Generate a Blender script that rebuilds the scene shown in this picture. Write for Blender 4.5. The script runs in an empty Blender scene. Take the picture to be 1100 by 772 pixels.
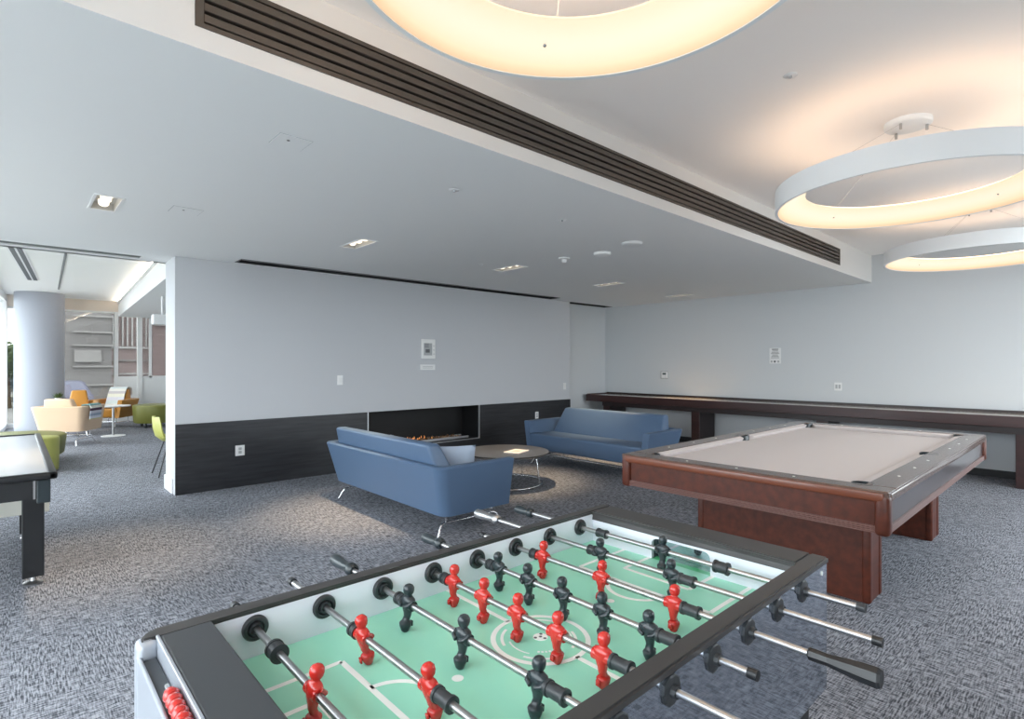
import bpy, bmesh, math, random
from mathutils import Vector, Matrix
random.seed(4)
PI = math.pi
SC = bpy.context.scene
COL = SC.collection
SC.view_settings.view_transform = 'Standard'
SC.view_settings.look = 'None'
SC.view_settings.exposure = 0.0
SC.view_settings.gamma = 1.0
SC.view_settings.use_curve_mapping = False
SC.cycles.use_denoising = True
SC.cycles.max_bounces = 8
SC.cycles.diffuse_bounces = 5
SC.cycles.glossy_bounces = 3
SC.cycles.transparent_max_bounces = 10
SC.cycles.caustics_reflective = False
SC.cycles.caustics_refractive = False
SC.cycles.sample_clamp_indirect = 4.0

# ---------------------------------------------------------------- materials
def mat(name, col, rough=.5, metal=0., spec=.5, coat=0., bump=None, noise=None, emit=None):
    m = bpy.data.materials.new(name); m.use_nodes = True
    nt = m.node_tree; b = nt.nodes['Principled BSDF']
    b.inputs['Base Color'].default_value = (*col, 1)
    b.inputs['Roughness'].default_value = rough
    b.inputs['Metallic'].default_value = metal
    b.inputs['Specular IOR Level'].default_value = spec
    b.inputs['Coat Weight'].default_value = coat
    b.inputs['Coat Roughness'].default_value = .08
    tc = nt.nodes.new('ShaderNodeTexCoord')
    if noise:                       # (scale xyz, amount, detail)
        mp = nt.nodes.new('ShaderNodeMapping'); mp.inputs['Scale'].default_value = noise[0]
        n = nt.nodes.new('ShaderNodeTexNoise'); n.inputs['Scale'].default_value = 1
        n.inputs['Detail'].default_value = noise[2]
        nt.links.new(tc.outputs['Object'], mp.inputs[0]); nt.links.new(mp.outputs[0], n.inputs[0])
        r = nt.nodes.new('ShaderNodeMapRange')
        r.inputs[1].default_value = .3; r.inputs[2].default_value = .7
        r.inputs[3].default_value = 1 - noise[1]; r.inputs[4].default_value = 1 + noise[1]
        nt.links.new(n.outputs[0], r.inputs[0])
        mx = nt.nodes.new('ShaderNodeVectorMath'); mx.operation = 'SCALE'
        mx.inputs[0].default_value = col
        nt.links.new(r.outputs[0], mx.inputs['Scale'])
        nt.links.new(mx.outputs[0], b.inputs['Base Color'])
    if bump:                        # (scale, strength, distance)
        n2 = nt.nodes.new('ShaderNodeTexNoise'); n2.inputs['Scale'].default_value = bump[0]
        n2.inputs['Detail'].default_value = 3
        nt.links.new(tc.outputs['Object'], n2.inputs[0])
        bp = nt.nodes.new('ShaderNodeBump'); bp.inputs['Strength'].default_value = bump[1]
        bp.inputs['Distance'].default_value = bump[2]
        nt.links.new(n2.outputs[0], bp.inputs['Height']); nt.links.new(bp.outputs[0], b.inputs['Normal'])
    if emit:
        b.inputs['Emission Color'].default_value = (*emit[0], 1)
        b.inputs['Emission Strength'].default_value = emit[1]
    return m

M = {}
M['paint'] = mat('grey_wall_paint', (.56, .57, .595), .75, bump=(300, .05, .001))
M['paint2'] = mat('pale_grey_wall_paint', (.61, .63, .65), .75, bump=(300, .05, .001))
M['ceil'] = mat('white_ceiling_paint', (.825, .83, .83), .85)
M['ceilu'] = mat('lamp_tinted_ceiling_white', (.95, .905, .88), .85)  # warmth and brightness from the ring lamps are in this base colour
M['ceilw'] = mat('bright_ceiling_paint', (.92, .92, .90), .85)
M['white'] = mat('white_plastic', (.82, .82, .82), .4)
M['whitem'] = mat('white_enamel', (.80, .80, .79), .35)
M['slate'] = mat('charcoal_panel', (.026, .027, .031), .42, noise=((3, 3, 40), .35, 4))
M['black'] = mat('black_void', (.006, .006, .007), .6)
M['blackm'] = mat('black_metal', (.013, .014, .016), .38)
M['blackp'] = mat('black_plastic', (.022, .031, .036), .28)
M['rubber'] = mat('black_rubber', (.03, .034, .038), .45)
M['grille'] = mat('bronze_grille', (.085, .07, .058), .5, metal=.3)
M['grey_slat'] = mat('grey_slat', (.22, .23, .23), .5)
M['steel'] = mat('brushed_steel', (.46, .46, .465), .36, metal=1)
M['chrome'] = mat('chrome', (.82, .82, .84), .12, metal=1)
M['trimsteel'] = mat('steel_trim', (.75, .76, .78), .35, metal=.8)
M['sofa'] = mat('blue_vinyl', (.082, .135, .225), .42, spec=.5, bump=(60, .04, .003))
M['pillow'] = mat('pale_blue_fabric', (.38, .45, .56), .8, bump=(400, .2, .001))
M['wood'] = mat('mahogany', (.078, .0175, .008), .38, spec=.35, coat=.1, noise=((4, 22, 22), .3, 5))
M['woodtop'] = mat('dark_rail_wood', (.10, .055, .04), .25, coat=.5, noise=((5, 14, 30), .2, 4))
M['wood_shade'] = mat('shaded_mahogany', (.045, .03, .033), .3, coat=.5)  # shade and bluish sheen of the long sides mixed into the wood colour
M['espresso'] = mat('espresso_wood', (.034, .011, .010), .33, coat=.3, noise=((30, 2, 20), .25, 4))
M['espresso_dark'] = mat('dark_espresso_wood', (.018, .009, .009), .4)
M['maple'] = mat('lacquered_maple', (.50, .40, .28), .12, coat=.6, noise=((40, 2, 2), .1, 3))
M['cloth'] = mat('taupe_cloth', (.625, .575, .565), .9, bump=(600, .15, .001))
M['mint'] = mat('mint_playfield', (.33, .77, .59), .3)
M['green2'] = mat('bright_green_goal', (.10, .62, .25), .35)
M['line'] = mat('white_line_print', (.93, .96, .93), .4)
M['inner'] = mat('pale_lilac_laminate', (.80, .80, .88), .35)
M['rim'] = mat('dark_rim_laminate', (.042, .040, .040), .38, coat=.15)
M['sidep'] = mat('mirror_dark_laminate', (.42, .47, .55), .035, metal=.9)
M['panelg'] = mat('charcoal_end_panel', (.045, .05, .056), .4)
M['silver'] = mat('silver_plastic', (.40, .43, .48), .3, metal=.3)
M['red'] = mat('red_plastic', (.50, .022, .016), .25, coat=.3)
M['tabtop'] = mat('satin_grey_tabletop', (.55, .55, .55), .22, coat=.3)
M['cream'] = mat('cream_panel', (.75, .74, .66), .5)
M['orange'] = mat('mustard_leather', (.50, .22, .03), .45)
M['sunlit'] = mat('sunlit_mustard_leather', (.74, .53, .36), .5)  # mustard leather, paled in the base colour for strong window light
M['olive'] = mat('olive_vinyl', (.17, .175, .035), .45)
M['lime'] = mat('lime_shell', (.40, .40, .10), .45)
M['column'] = mat('column_paint', (.36, .38, .43), .6)
M['bronze'] = mat('dark_bronze_top', (.05, .045, .04), .3, coat=.3)
M['paper'] = mat('paper', (.78, .72, .68), .6)
M['ink'] = mat('grey_print', (.12, .12, .13), .6)
M['inkl'] = mat('light_grey_print', (.42, .43, .44), .6)
M['coral'] = mat('coral_print', (.62, .48, .43), .6)
M['lcd'] = mat('lcd_glass', (.10, .13, .13), .2)
M['stone'] = mat('fire_glass', (.20, .11, .06), .25, noise=((30, 30, 30), .8, 2))
M['flame'] = mat('flame', (.8, .3, .08), .5, emit=((1, .40, .12), .55))
M['ring_w'] = mat('ring_housing_white', (.85, .87, .89), .45)
M['glow'] = mat('ring_diffuser', (.9, .8, .65), .6, emit=((1, .71, .47), 1.32))
def glow_profile(m):
    nt = m.node_tree; b = nt.nodes['Principled BSDF']; N = nt.nodes.new; L = nt.links.new
    tc = N('ShaderNodeTexCoord'); sp = N('ShaderNodeSeparateXYZ'); L(tc.outputs['Object'], sp.inputs[0])
    mr = N('ShaderNodeMapRange'); mr.inputs[1].default_value = .004; mr.inputs[2].default_value = .109
    L(sp.outputs['Z'], mr.inputs[0])
    cr = N('ShaderNodeValToRGB'); e = cr.color_ramp.elements; cr.color_ramp.interpolation = 'B_SPLINE'
    e[0].position = 0; e[0].color = (.80, .50, .27, 1); e[1].position = 1; e[1].color = (.95, .74, .50, 1)
    e.new(.22).color = (1, .76, .48, 1); e.new(.6).color = (1, .90, .72, 1)
    L(mr.outputs[0], cr.inputs[0]); L(cr.outputs[0], b.inputs['Emission Color']); b.inputs['Emission Strength'].default_value = 1.0
    b.inputs['Base Color'].default_value = (.25, .22, .18, 1)
glow_profile(M['glow'])
M['glowtop'] = mat('ring_uplight', (.9, .8, .65), .6, emit=((1, .70, .47), 2.9))
M['glowtop1'] = mat('ring_uplight_boosted', (.9, .8, .65), .6, emit=((1, .70, .47), 8.5))  # boosted above the other rings to warm the high ceiling
M['bulb'] = mat('downlight_lens', (.9, .85, .8), .4, emit=((1, .86, .66), 1.7))
M['conc'] = mat('concrete', (.26, .25, .245), .8, noise=((.3, .3, 3), .1, 3))
M['concl'] = mat('light_concrete', (.38, .37, .36), .8)
M['brick'] = mat('dusky_brick', (.22, .165, .16), .8, noise=((2, 2, 12), .1, 3))
M['pinkw'] = mat('pink_render', (.38, .30, .29), .8)
M['extw'] = mat('white_render', (.60, .60, .59), .8)
M['exglass'] = mat('distant_glass', (.12, .15, .17), .15)
M['paving'] = mat('paving', (.38, .38, .365), .9)
M['leaf'] = mat('leaf', (.09, .15, .04), .6, noise=((8, 8, 8), .4, 3))
M['pot'] = mat('white_pot', (.75, .74, .72), .5)
M['car'] = mat('lilac_car_paint', (.20, .21, .29), .3)

def throw_mat(name, cols, sc, axis):
    m = bpy.data.materials.new(name); m.use_nodes = True; nt = m.node_tree
    b = nt.nodes['Principled BSDF']; b.inputs['Roughness'].default_value = .9
    tc = nt.nodes.new('ShaderNodeTexCoord'); sp = nt.nodes.new('ShaderNodeSeparateXYZ')
    nt.links.new(tc.outputs['Object'], sp.inputs[0])
    mu = nt.nodes.new('ShaderNodeMath'); mu.operation = 'MULTIPLY'; mu.inputs[1].default_value = sc
    fr = nt.nodes.new('ShaderNodeMath'); fr.operation = 'FRACT'
    nt.links.new(sp.outputs[axis], mu.inputs[0]); nt.links.new(mu.outputs[0], fr.inputs[0])
    cr = nt.nodes.new('ShaderNodeValToRGB'); cr.color_ramp.interpolation = 'CONSTANT'
    e = cr.color_ramp.elements
    while len(e) < len(cols): e.new(.5)
    for i, c in enumerate(cols): e[i].position = i / len(cols); e[i].color = (*c, 1)
    nt.links.new(fr.outputs[0], cr.inputs[0]); nt.links.new(cr.outputs[0], b.inputs['Base Color'])
    return m
M['throw'] = throw_mat('striped_throw', [(.75, .72, .65), (.18, .33, .33), (.65, .60, .30), (.70, .70, .75), (.35, .40, .5), (.62, .62, .68), (.08, .03, .06)], 3.1, 'Z')
M['throw2'] = throw_mat('pastel_throw', [(.78, .75, .62), (.70, .68, .72), (.66, .72, .70), (.80, .77, .70), (.55, .5, .5)], 6.0, 'X')

def carpet():
    m = bpy.data.materials.new('grey_carpet_tiles'); m.use_nodes = True; nt = m.node_tree
    N = nt.nodes.new; L = nt.links.new
    b = nt.nodes['Principled BSDF']; b.inputs['Roughness'].default_value = .95; b.inputs['Specular IOR Level'].default_value = .15
    tc = N('ShaderNodeTexCoord')
    def strokes(sc, seed):
        mp = N('ShaderNodeMapping'); mp.inputs['Scale'].default_value = sc; mp.inputs['Location'].default_value = (seed, seed * 2, 0)
        L(tc.outputs['Object'], mp.inputs[0])
        n = N('ShaderNodeTexNoise'); n.inputs['Scale'].default_value = 1; n.inputs['Detail'].default_value = 1.5; n.inputs['Roughness'].default_value = .6
        L(mp.outputs[0], n.inputs[0]); return n
    a = strokes((17, 150, 1), 3.1); c = strokes((150, 17, 1), 7.7)
    ck = N('ShaderNodeTexChecker'); ck.inputs['Scale'].default_value = 1 / .61
    ck.inputs[1].default_value = (.62, .62, .62, 1); ck.inputs[2].default_value = (.38, .38, .38, 1)
    L(tc.outputs['Object'], ck.inputs[0])
    mx = N('ShaderNodeMix'); L(ck.outputs[0], mx.inputs['Factor']); L(a.outputs[0], mx.inputs['A']); L(c.outputs[0], mx.inputs['B'])
    cr = N('ShaderNodeValToRGB'); e = cr.color_ramp.elements
    e[0].position = .41; e[0].color = (.055, .060, .072, 1)
    e[1].position = .59; e[1].color = (.365, .375, .415, 1)
    e.new(.49).color = (.195, .203, .23, 1)
    L(mx.outputs['Result'], cr.inputs[0])
    # slow tonal drift and the faint difference from tile to tile
    n = N('ShaderNodeTexNoise'); n.inputs['Scale'].default_value = .8; L(tc.outputs['Object'], n.inputs[0])
    wn = N('ShaderNodeTexWhiteNoise'); fl = N('ShaderNodeVectorMath'); fl.operation = 'SCALE'; fl.inputs['Scale'].default_value = 1 / .61
    f2 = N('ShaderNodeVectorMath'); f2.operation = 'FLOOR'; L(tc.outputs['Object'], fl.inputs[0]); L(fl.outputs[0], f2.inputs[0]); L(f2.outputs[0], wn.inputs[0])
    ad = N('ShaderNodeMath'); ad.operation = 'ADD'; L(n.outputs[0], ad.inputs[0]); L(wn.outputs[0], ad.inputs[1])
    mr = N('ShaderNodeMapRange'); mr.inputs[1].default_value = .2; mr.inputs[2].default_value = 1.7; mr.inputs[3].default_value = .86; mr.inputs[4].default_value = 1.14
    L(ad.outputs[0], mr.inputs[0])
    vs = N('ShaderNodeVectorMath'); vs.operation = 'SCALE'; L(cr.outputs[0], vs.inputs[0]); L(mr.outputs[0], vs.inputs['Scale'])
    L(vs.outputs[0], b.inputs['Base Color'])
    bp = N('ShaderNodeBump'); bp.inputs['Strength'].default_value = .5; bp.inputs['Distance'].default_value = .004
    L(mx.outputs['Result'], bp.inputs['Height']); L(bp.outputs[0], b.inputs['Normal'])
    return m
M['carpet'] = carpet()

def glassmat(c=(.96, .98, .98)):
    m = bpy.data.materials.new('window_glass'); m.use_nodes = True; nt = m.node_tree
    nt.nodes.remove(nt.nodes['Principled BSDF'])
    o = nt.nodes['Material Output']; t = nt.nodes.new('ShaderNodeBsdfTransparent'); g = nt.nodes.new('ShaderNodeBsdfGlossy')
    t.inputs[0].default_value = (*c, 1); g.inputs['Roughness'].default_value = .02
    x = nt.nodes.new('ShaderNodeMixShader'); x.inputs[0].default_value = .06
    nt.links.new(t.outputs[0], x.inputs[1]); nt.links.new(g.outputs[0], x.inputs[2]); nt.links.new(x.outputs[0], o.inputs[0])
    return m
M['glass'] = glassmat()
M['glass2'] = glassmat((.50, .50, .49)); M['glass2'].name = 'view_dimming_glass'  # tint added to hold down the bright view outside

# ---------------------------------------------------------------- mesh helpers
def nb(): return bmesh.new()
def box(bm, x0, x1, y0, y1, z0, z1, bev=0, seg=2):
    r = bmesh.ops.create_cube(bm, size=1)
    v = r['verts']
    bmesh.ops.scale(bm, vec=(x1 - x0, y1 - y0, z1 - z0), verts=v)
    bmesh.ops.translate(bm, vec=((x0 + x1) / 2, (y0 + y1) / 2, (z0 + z1) / 2), verts=v)
    if bev:
        es = list({e for q in v for e in q.link_edges})
        bmesh.ops.bevel(bm, geom=es, offset=bev, segments=seg, affect='EDGES', profile=.5)
    return bm
def hexa(bm, pts, bev=0, seg=2):
    """8 points: bottom ring (4, ccw) then top ring (4)."""
    v = [bm.verts.new(p) for p in pts]
    fs = [(3, 2, 1, 0), (4, 5, 6, 7), (0, 1, 5, 4), (1, 2, 6, 5), (2, 3, 7, 6), (3, 0, 4, 7)]
    for f in fs: bm.faces.new([v[i] for i in f])
    if bev:
        es = list({e for q in v for e in q.link_edges})
        bmesh.ops.bevel(bm, geom=es, offset=bev, segments=seg, affect='EDGES', profile=.5)
    return bm
def cyl(bm, p0, p1, r0, r1=None, n=20, caps=True):
    r1 = r0 if r1 is None else r1
    p0, p1 = Vector(p0), Vector(p1); d = p1 - p0
    q = d.to_track_quat('Z', 'Y').to_matrix().to_4x4()
    r = bmesh.ops.create_cone(bm, cap_ends=caps, segments=n, radius1=r0, radius2=r1, depth=d.length)
    bmesh.ops.transform(bm, matrix=Matrix.Translation((p0 + p1) / 2) @ q, verts=r['verts'])
    return bm
def tube(bm, pts, r, n=10, closed=False):
    pts = [Vector(p) for p in pts]; rings = []; N_ = len(pts); prev = None
    for i, p in enumerate(pts):
        if closed: t = pts[(i + 1) % N_] - pts[i - 1]
        else: t = pts[min(i + 1, N_ - 1)] - pts[max(i - 1, 0)]
        t.normalize()
        if prev is None:
            a = Vector((0, 0, 1)) if abs(t.z) < .9 else Vector((1, 0, 0))
            u = t.cross(a).normalized()
        else: u = (prev - t * prev.dot(t)).normalized()
        prev = u; w = t.cross(u)
        rings.append([bm.verts.new(p + (u * math.cos(2 * PI * k / n) + w * math.sin(2 * PI * k / n)) * r) for k in range(n)])
    for i in range(N_ if closed else N_ - 1):
        A, B = rings[i], rings[(i + 1) % N_]
        for k in range(n): bm.faces.new((A[k], A[(k + 1) % n], B[(k + 1) % n], B[k]))
    if not closed:
        bm.faces.new(rings[0][::-1]); bm.faces.new(rings[-1])
    return bm
def round_path(pts, r=.03, k=5):
    pts = [Vector(p) for p in pts]; out = [pts[0]]
    for i in range(1, len(pts) - 1):
        a, b, c = pts[i - 1], pts[i], pts[i + 1]
        d1 = (a - b); d2 = (c - b); q = min(r, d1.length * .45, d2.length * .45)
        s = b + d1.normalized() * q; e = b + d2.normalized() * q
        for j in range(k + 1):
            t = j / k; out.append(s * (1 - t) ** 2 + b * 2 * t * (1 - t) + e * t * t)
    out.append(pts[-1]); return out
def lathe(bm, prof, cx=0, cy=0, n=48, close=False):
    rings = [[bm.verts.new((cx + r * math.cos(2 * PI * k / n), cy + r * math.sin(2 * PI * k / n), z)) for k in range(n)] if r > 1e-5 else [bm.verts.new((cx, cy, z))] for r, z in prof]
    P_ = list(zip(rings, rings[1:] + ([rings[0]] if close else [])))
    if not close: P_ = P_[:len(rings) - 1]
    for A, B in P_:
        for k in range(n):
            k2 = (k + 1) % n
            f = [A[k % len(A)], A[k2 % len(A)], B[k2 % len(B)], B[k % len(B)]]
            u = []
            for q in f:
                if q not in u: u.append(q)
            if len(u) > 2: bm.faces.new(u)
    return bm
def loft(bm, secs, n=12, p=2.5, axis='z'):
    """secs: (z, hx, hy, ox, oy) superellipse rings stacked on z."""
    rings = []
    for z, hx, hy, ox, oy in secs:
        R = []
        for k in range(n):
            a = 2 * PI * (k + .5) / n; c, s = math.cos(a), math.sin(a)
            R.append(bm.verts.new((ox + hx * math.copysign(abs(c) ** (2 / p), c), oy + hy * math.copysign(abs(s) ** (2 / p), s), z)))
        rings.append(R)
    for A, B in zip(rings, rings[1:]):
        for k in range(n): bm.faces.new((A[k], A[(k + 1) % n], B[(k + 1) % n], B[k]))
    bm.faces.new(rings[0][::-1]); bm.faces.new(rings[-1])
    return bm
def prism(bm, poly, z0, z1):
    a = [bm.verts.new((x, y, z0)) for x, y in poly]; b = [bm.verts.new((x, y, z1)) for x, y in poly]
    bm.faces.new(a[::-1]); bm.faces.new(b); n = len(poly)
    for i in range(n): bm.faces.new((a[i], a[(i + 1) % n], b[(i + 1) % n], b[i]))
    return bm
def xprism(bm, poly, x0, x1):
    a = [bm.verts.new((x0, y, z)) for y, z in poly]; b = [bm.verts.new((x1, y, z)) for y, z in poly]
    bm.faces.new(a); bm.faces.new(b[::-1]); n = len(poly)
    for i in range(n): bm.faces.new((a[i], b[i], b[(i + 1) % n], a[(i + 1) % n]))
    return bm

def obj(name, bm, m, parent=None, smooth=False, world=True, auto=None):
    """link one mesh; if parent given and world=True the mesh was modelled in world space."""
    bmesh.ops.recalc_face_normals(bm, faces=bm.faces)
    o_ = Vector((0, 0, 0))
    if parent is not None and world: 
        o_ = parent['_o'] if '_o' in parent else parent.location
        bmesh.ops.translate(bm, vec=-Vector(o_), verts=bm.verts)
    me = bpy.data.meshes.new(name); bm.to_mesh(me); bm.free()
    me.materials.append(m if not isinstance(m, str) else M[m])
    if smooth or auto:
        for p in me.polygons: p.use_smooth = True
    o = bpy.data.objects.new(name, me); COL.objects.link(o)
    if parent is not None: o.parent = parent
    if auto or smooth:
        try: me.set_sharp_from_angle(angle=math.radians(auto or 50))
        except Exception: pass
    return o
ORG = {}
def part(name, bm, m, root, smooth=False):
    """part modelled in world space under a root (or under a part of a root)."""
    off = ORG[root.name]
    bmesh.ops.translate(bm, vec=-Vector(off), verts=bm.verts)
    o = obj(name, bm, m, None, smooth); o.parent = root; ORG[o.name] = off
    return o
def subpart(name, bm, m, par, smooth=False): return part(name, bm, m, par, smooth)
def thing(name, label, cat, loc=(0, 0, 0), rz=0, group=None):
    o = bpy.data.objects.new(name, None); COL.objects.link(o)
    o.location = loc; o.rotation_euler = (0, 0, rz); o.empty_display_size = .1
    o['label'] = label; o['category'] = cat
    if group: o['group'] = group
    ORG[o.name] = tuple(loc) if rz == 0 else (0, 0, 0)
    return o
def local(root):
    ORG[root.name] = (0, 0, 0); return root
def single(name, bm, m, label, cat, group=None, smooth=False, loc=None):
    """one-mesh thing with its origin at its base."""
    bmesh.ops.recalc_face_normals(bm, faces=bm.faces)
    vs = [v.co for v in bm.verts]
    if loc is None:
        loc = ((min(v.x for v in vs) + max(v.x for v in vs)) / 2, (min(v.y for v in vs) + max(v.y for v in vs)) / 2, min(v.z for v in vs))
    bmesh.ops.translate(bm, vec=-Vector(loc), verts=bm.verts)
    o = obj(name, bm, m, None, smooth); o.location = loc
    o['label'] = label; o['category'] = cat
    if group: o['group'] = group
    ORG[o.name] = tuple(loc)
    return o
def struct(name, bm, m, parent=None, smooth=False):
    o = obj(name, bm, m, None, smooth); ORG[o.name] = (0, 0, 0)
    if parent is not None: o.parent = parent
    else: o['kind'] = 'structure'
    return o
def copy_tree(o, parent=None):
    c = o.copy(); COL.objects.link(c)
    if parent is not None: c.parent = parent
    for ch in list(o.children): copy_tree(ch, c)
    return c

# ---------------------------------------------------------------- camera
H = 1.42; YAW = math.radians(47.4)
cam = bpy.data.cameras.new('camera'); cam.sensor_width = 36; cam.lens = 586 / 1100 * 36
cam.shift_y = 5 / 1100; cam.clip_start = .05
co = bpy.data.objects.new('camera', cam); COL.objects.link(co)
co.location = (0, 0, H); co.rotation_euler = (PI / 2, 0, YAW - PI / 2)
SC.camera = co

# ---------------------------------------------------------------- room
XB = 9.10; YF = 6.812; ZL = 2.588; ZU = 2.978; YS = 2.27
XL = -1.6; YN = -1.6
YE = 7.40; YW = 16.4
struct('floor', box(nb(), XL - .1, XB + .2, YN - .2, YW + .1, -.12, 0), 'carpet')

def holed(x0, x1, y0, y1, z0, z1, holes):
    xs = sorted({x0, x1} | {h[0] for h in holes} | {h[1] for h in holes})
    ys = sorted({y0, y1} | {h[2] for h in holes} | {h[3] for h in holes})
    bm = nb()
    for i in range(len(xs) - 1):
        for j in range(len(ys) - 1):
            cx, cy = (xs[i] + xs[i + 1]) / 2, (ys[j] + ys[j + 1]) / 2
            if any(h[0] < cx < h[1] and h[2] < cy < h[3] for h in holes): continue
            box(bm, xs[i], xs[i + 1], ys[j], ys[j + 1], z0, z1)
    bmesh.ops.remove_doubles(bm, verts=bm.verts, dist=1e-5)
    # drop the inner faces two neighbouring cells share
    dead = [f for f in bm.faces if len([g for e in f.edges for g in e.link_faces if g is not f and set(g.verts) == set(f.verts)]) > 0]
    bmesh.ops.delete(bm, geom=dead, context='FACES')
    return bm
DX = (.511, 2.492, 4.473, 6.427, 8.38); DY = 4.91; DW, DD = .075, .22
SL1 = (1.90, 7.12, 6.51, 6.73); SL2 = (7.76, 9.02, 6.80, 6.98); SL3 = (XL + .02, 1.05, 7.03, 7.24)
holes = [(x - DW, x + DW, DY - DD, DY + DD) for x in DX] + [SL1, SL2, SL3]
struct('ceiling', holed(XL, XB, YS + .10, YE, ZL, ZL + .14, holes), 'ceil')
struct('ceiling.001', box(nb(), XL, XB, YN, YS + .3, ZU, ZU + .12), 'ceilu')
# bulkhead face with the opening for the long grille
GX0, GX1, GZ0, GZ1 = .50, 7.72, 2.668, 2.875
bm = nb()
box(bm, XL, XB, YS, YS + .10, ZL, GZ0); box(bm, XL, XB, YS, YS + .10, GZ1, ZU)
box(bm, XL, GX0, YS, YS + .10, GZ0, GZ1); box(bm, GX1, XB, YS, YS + .10, GZ0, GZ1)
o = struct('wall_bulkhead', bm, mat('bulkhead_paint', (.72, .70, .68), .85))
o.data.materials.append(M['ceil'])
for p in o.data.polygons:
    if p.normal.z < -.9 and abs(p.center.z - ZL) < 1e-3: p.material_index = 1
# fireplace wall: block with the firebox opening left free
FX0, FX1, FZ0, FZ1 = 3.59, 5.53, .245, .765
bm = nb(); XE0, XE1 = 1.311, 7.737
box(bm, XE0, FX0, YF, 7.29, 0, ZL); box(bm, FX1, XE1, YF, 7.29, 0, ZL)
box(bm, FX0, FX1, YF, 7.29, 0, FZ0); box(bm, FX0, FX1, YF, 7.29, FZ1, ZL); box(bm, FX0, FX1, 7.24, 7.29, FZ0, FZ1)
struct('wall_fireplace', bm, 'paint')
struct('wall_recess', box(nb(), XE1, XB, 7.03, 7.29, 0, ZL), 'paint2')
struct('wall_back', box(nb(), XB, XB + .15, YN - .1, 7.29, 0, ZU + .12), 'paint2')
bm = nb()
box(bm, XL - .1, 3.8, YN - .15, YN, 0, ZU + .12); box(bm, 8.9, XB, YN - .15, YN, 0, ZU + .12)
box(bm, 3.8, 8.9, YN - .15, YN, 2.75, ZU + .12); box(bm, 3.8, 8.9, YN - .15, YN, 0, .30)
struct('wall_near', bm, mat('pale_wall_paint', (.60, .60, .61), .8))
YWN = YN
struct('baseboard_back', box(nb(), XB - .014, XB, YN, 7.03, 0, .095, .004), 'blackm')
struct('baseboard_recess', box(nb(), XE1, XB - .014, 7.016, 7.03, 0, .095, .004), 'blackm')
# dark wainscot
bm = nb(); t = .018; ZW = .765
box(bm, XE0, FX0 - .012, YF - t, YF, 0, ZW); box(bm, FX1 + .012, XE1, YF - t, YF, 0, ZW)
box(bm, FX0 - .012, FX1 + .012, YF - t, YF, 0, FZ0 - .012)
struct('trim_1', bm, 'slate')
struct('baseboard_end', box(nb(), XE0 - .014, XE0, YF + .1, 7.304, 0, .16, .004), 'white')

# lounge beyond the opening
LXL, LXR, ZLC = -.62, 5.0, 2.955
struct('ceiling.002', box(nb(), LXL - .6, LXR, YE, YW + .1, ZLC, ZLC + .12), 'ceilw')
struct('ceiling.003', hexa(nb(), [(1.49, YE, ZL), (LXR, YE, ZL), (LXR, YW, ZL), (1.95, YW, ZL), (1.49, YE, ZLC), (LXR, YE, ZLC), (LXR, YW, ZLC), (1.95, YW, ZLC)]), 'ceil')
struct('trim_2', box(nb(), LXL - .6, 1.49, YE - .06, YE, ZL, ZLC + .12), 'ceil')
struct('wall_lounge_right', box(nb(), LXR, LXR + .1, 7.29, YW + .1, 0, ZLC + .1), 'paint2')
struct('wall_far', box(nb(), 1.90, LXR, YW, YW + .12, 0, 1.07), 'whitem')
struct('wall_far_header', box(nb(), LXL - .6, LXR, YW, YW + .12, 2.70, ZLC), mat('tan_header', (.72, .64, .56), .7))
struct('wall_left_return', box(nb(), XL - .1, LXL - .05, YE, YE + .1, 0, ZLC), 'paint2')
# far glazing
def window(n, frames, panes, mname='whitem', gl='glass'):
    w = bpy.data.objects.new('window_%d' % n, None); COL.objects.link(w); w['kind'] = 'structure'; ORG[w.name] = (0, 0, 0)
    bm = nb()
    for f in frames: hexa(bm, f) if len(f) == 8 else box(bm, *f)
    part('window_frame', bm, mname, w)
    for p in panes:
        bm = nb(); hexa(bm, p) if len(p) == 8 else box(bm, *p)
        part('pane', bm, gl, w)
xs = [-.10, .80, 1.90, 2.62, 3.4, 4.2, LXR]
fr = [(x - .03, x + .03, YW + .01, YW + .09, 0 if x < 1.6 else 1.07, 2.70) for x in xs[1:-1]]
fr += [(-.16, -.05, YW - .02, YW + .1, 0, 2.9), (LXL, 1.9, YW + .01, YW + .09, 0, .10), (1.9, LXR, YW + .01, YW + .09, 1.07, 1.12), (LXL, LXR, YW + .01, YW + .09, 2.66, 2.70), (1.87, 1.95, YW, YW + .1, 0, 2.7)]
fr.append((2.34, 2.44, YW - .04, YW + .1, 0, ZLC))
pn = [(xs[i] + .03, xs[i + 1] - .03, YW + .045, YW + .055, .10 if xs[i] < 1.6 else 1.12, 2.66) for i in range(len(xs) - 1)]
window(1, fr, pn, gl='glass2')
# lounge side glazing, slightly splayed
def splay(y): return LXL + (y - YE) * (-.06 - LXL) / (YW - YE)
fr = []; pn = []; ys = [YE + .1 + i * (YW - YE - .2) / 6 for i in range(7)]
for y in ys: x = splay(y); fr.append((x - .10, x, y - .03, y + .03, 0, 2.9))
def slab(y0, y1, z0, z1, a, b):
    return [(splay(y0) - a, y0, z0), (splay(y0) - b, y0, z0), (splay(y1) - b, y1, z0), (splay(y1) - a, y1, z0),
            (splay(y0) - a, y0, z1), (splay(y0) - b, y0, z1), (splay(y1) - b, y1, z1), (splay(y1) - a, y1, z1)]
fr += [slab(YE, YW, 0, .1, .1, 0), slab(YE, YW, 2.8, ZLC, .1, 0)]
pn = [slab(ys[i] + .03, ys[i + 1] - .03, .1, 2.8, .055, .045) for i in range(6)]
window(2, fr, pn)
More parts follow.
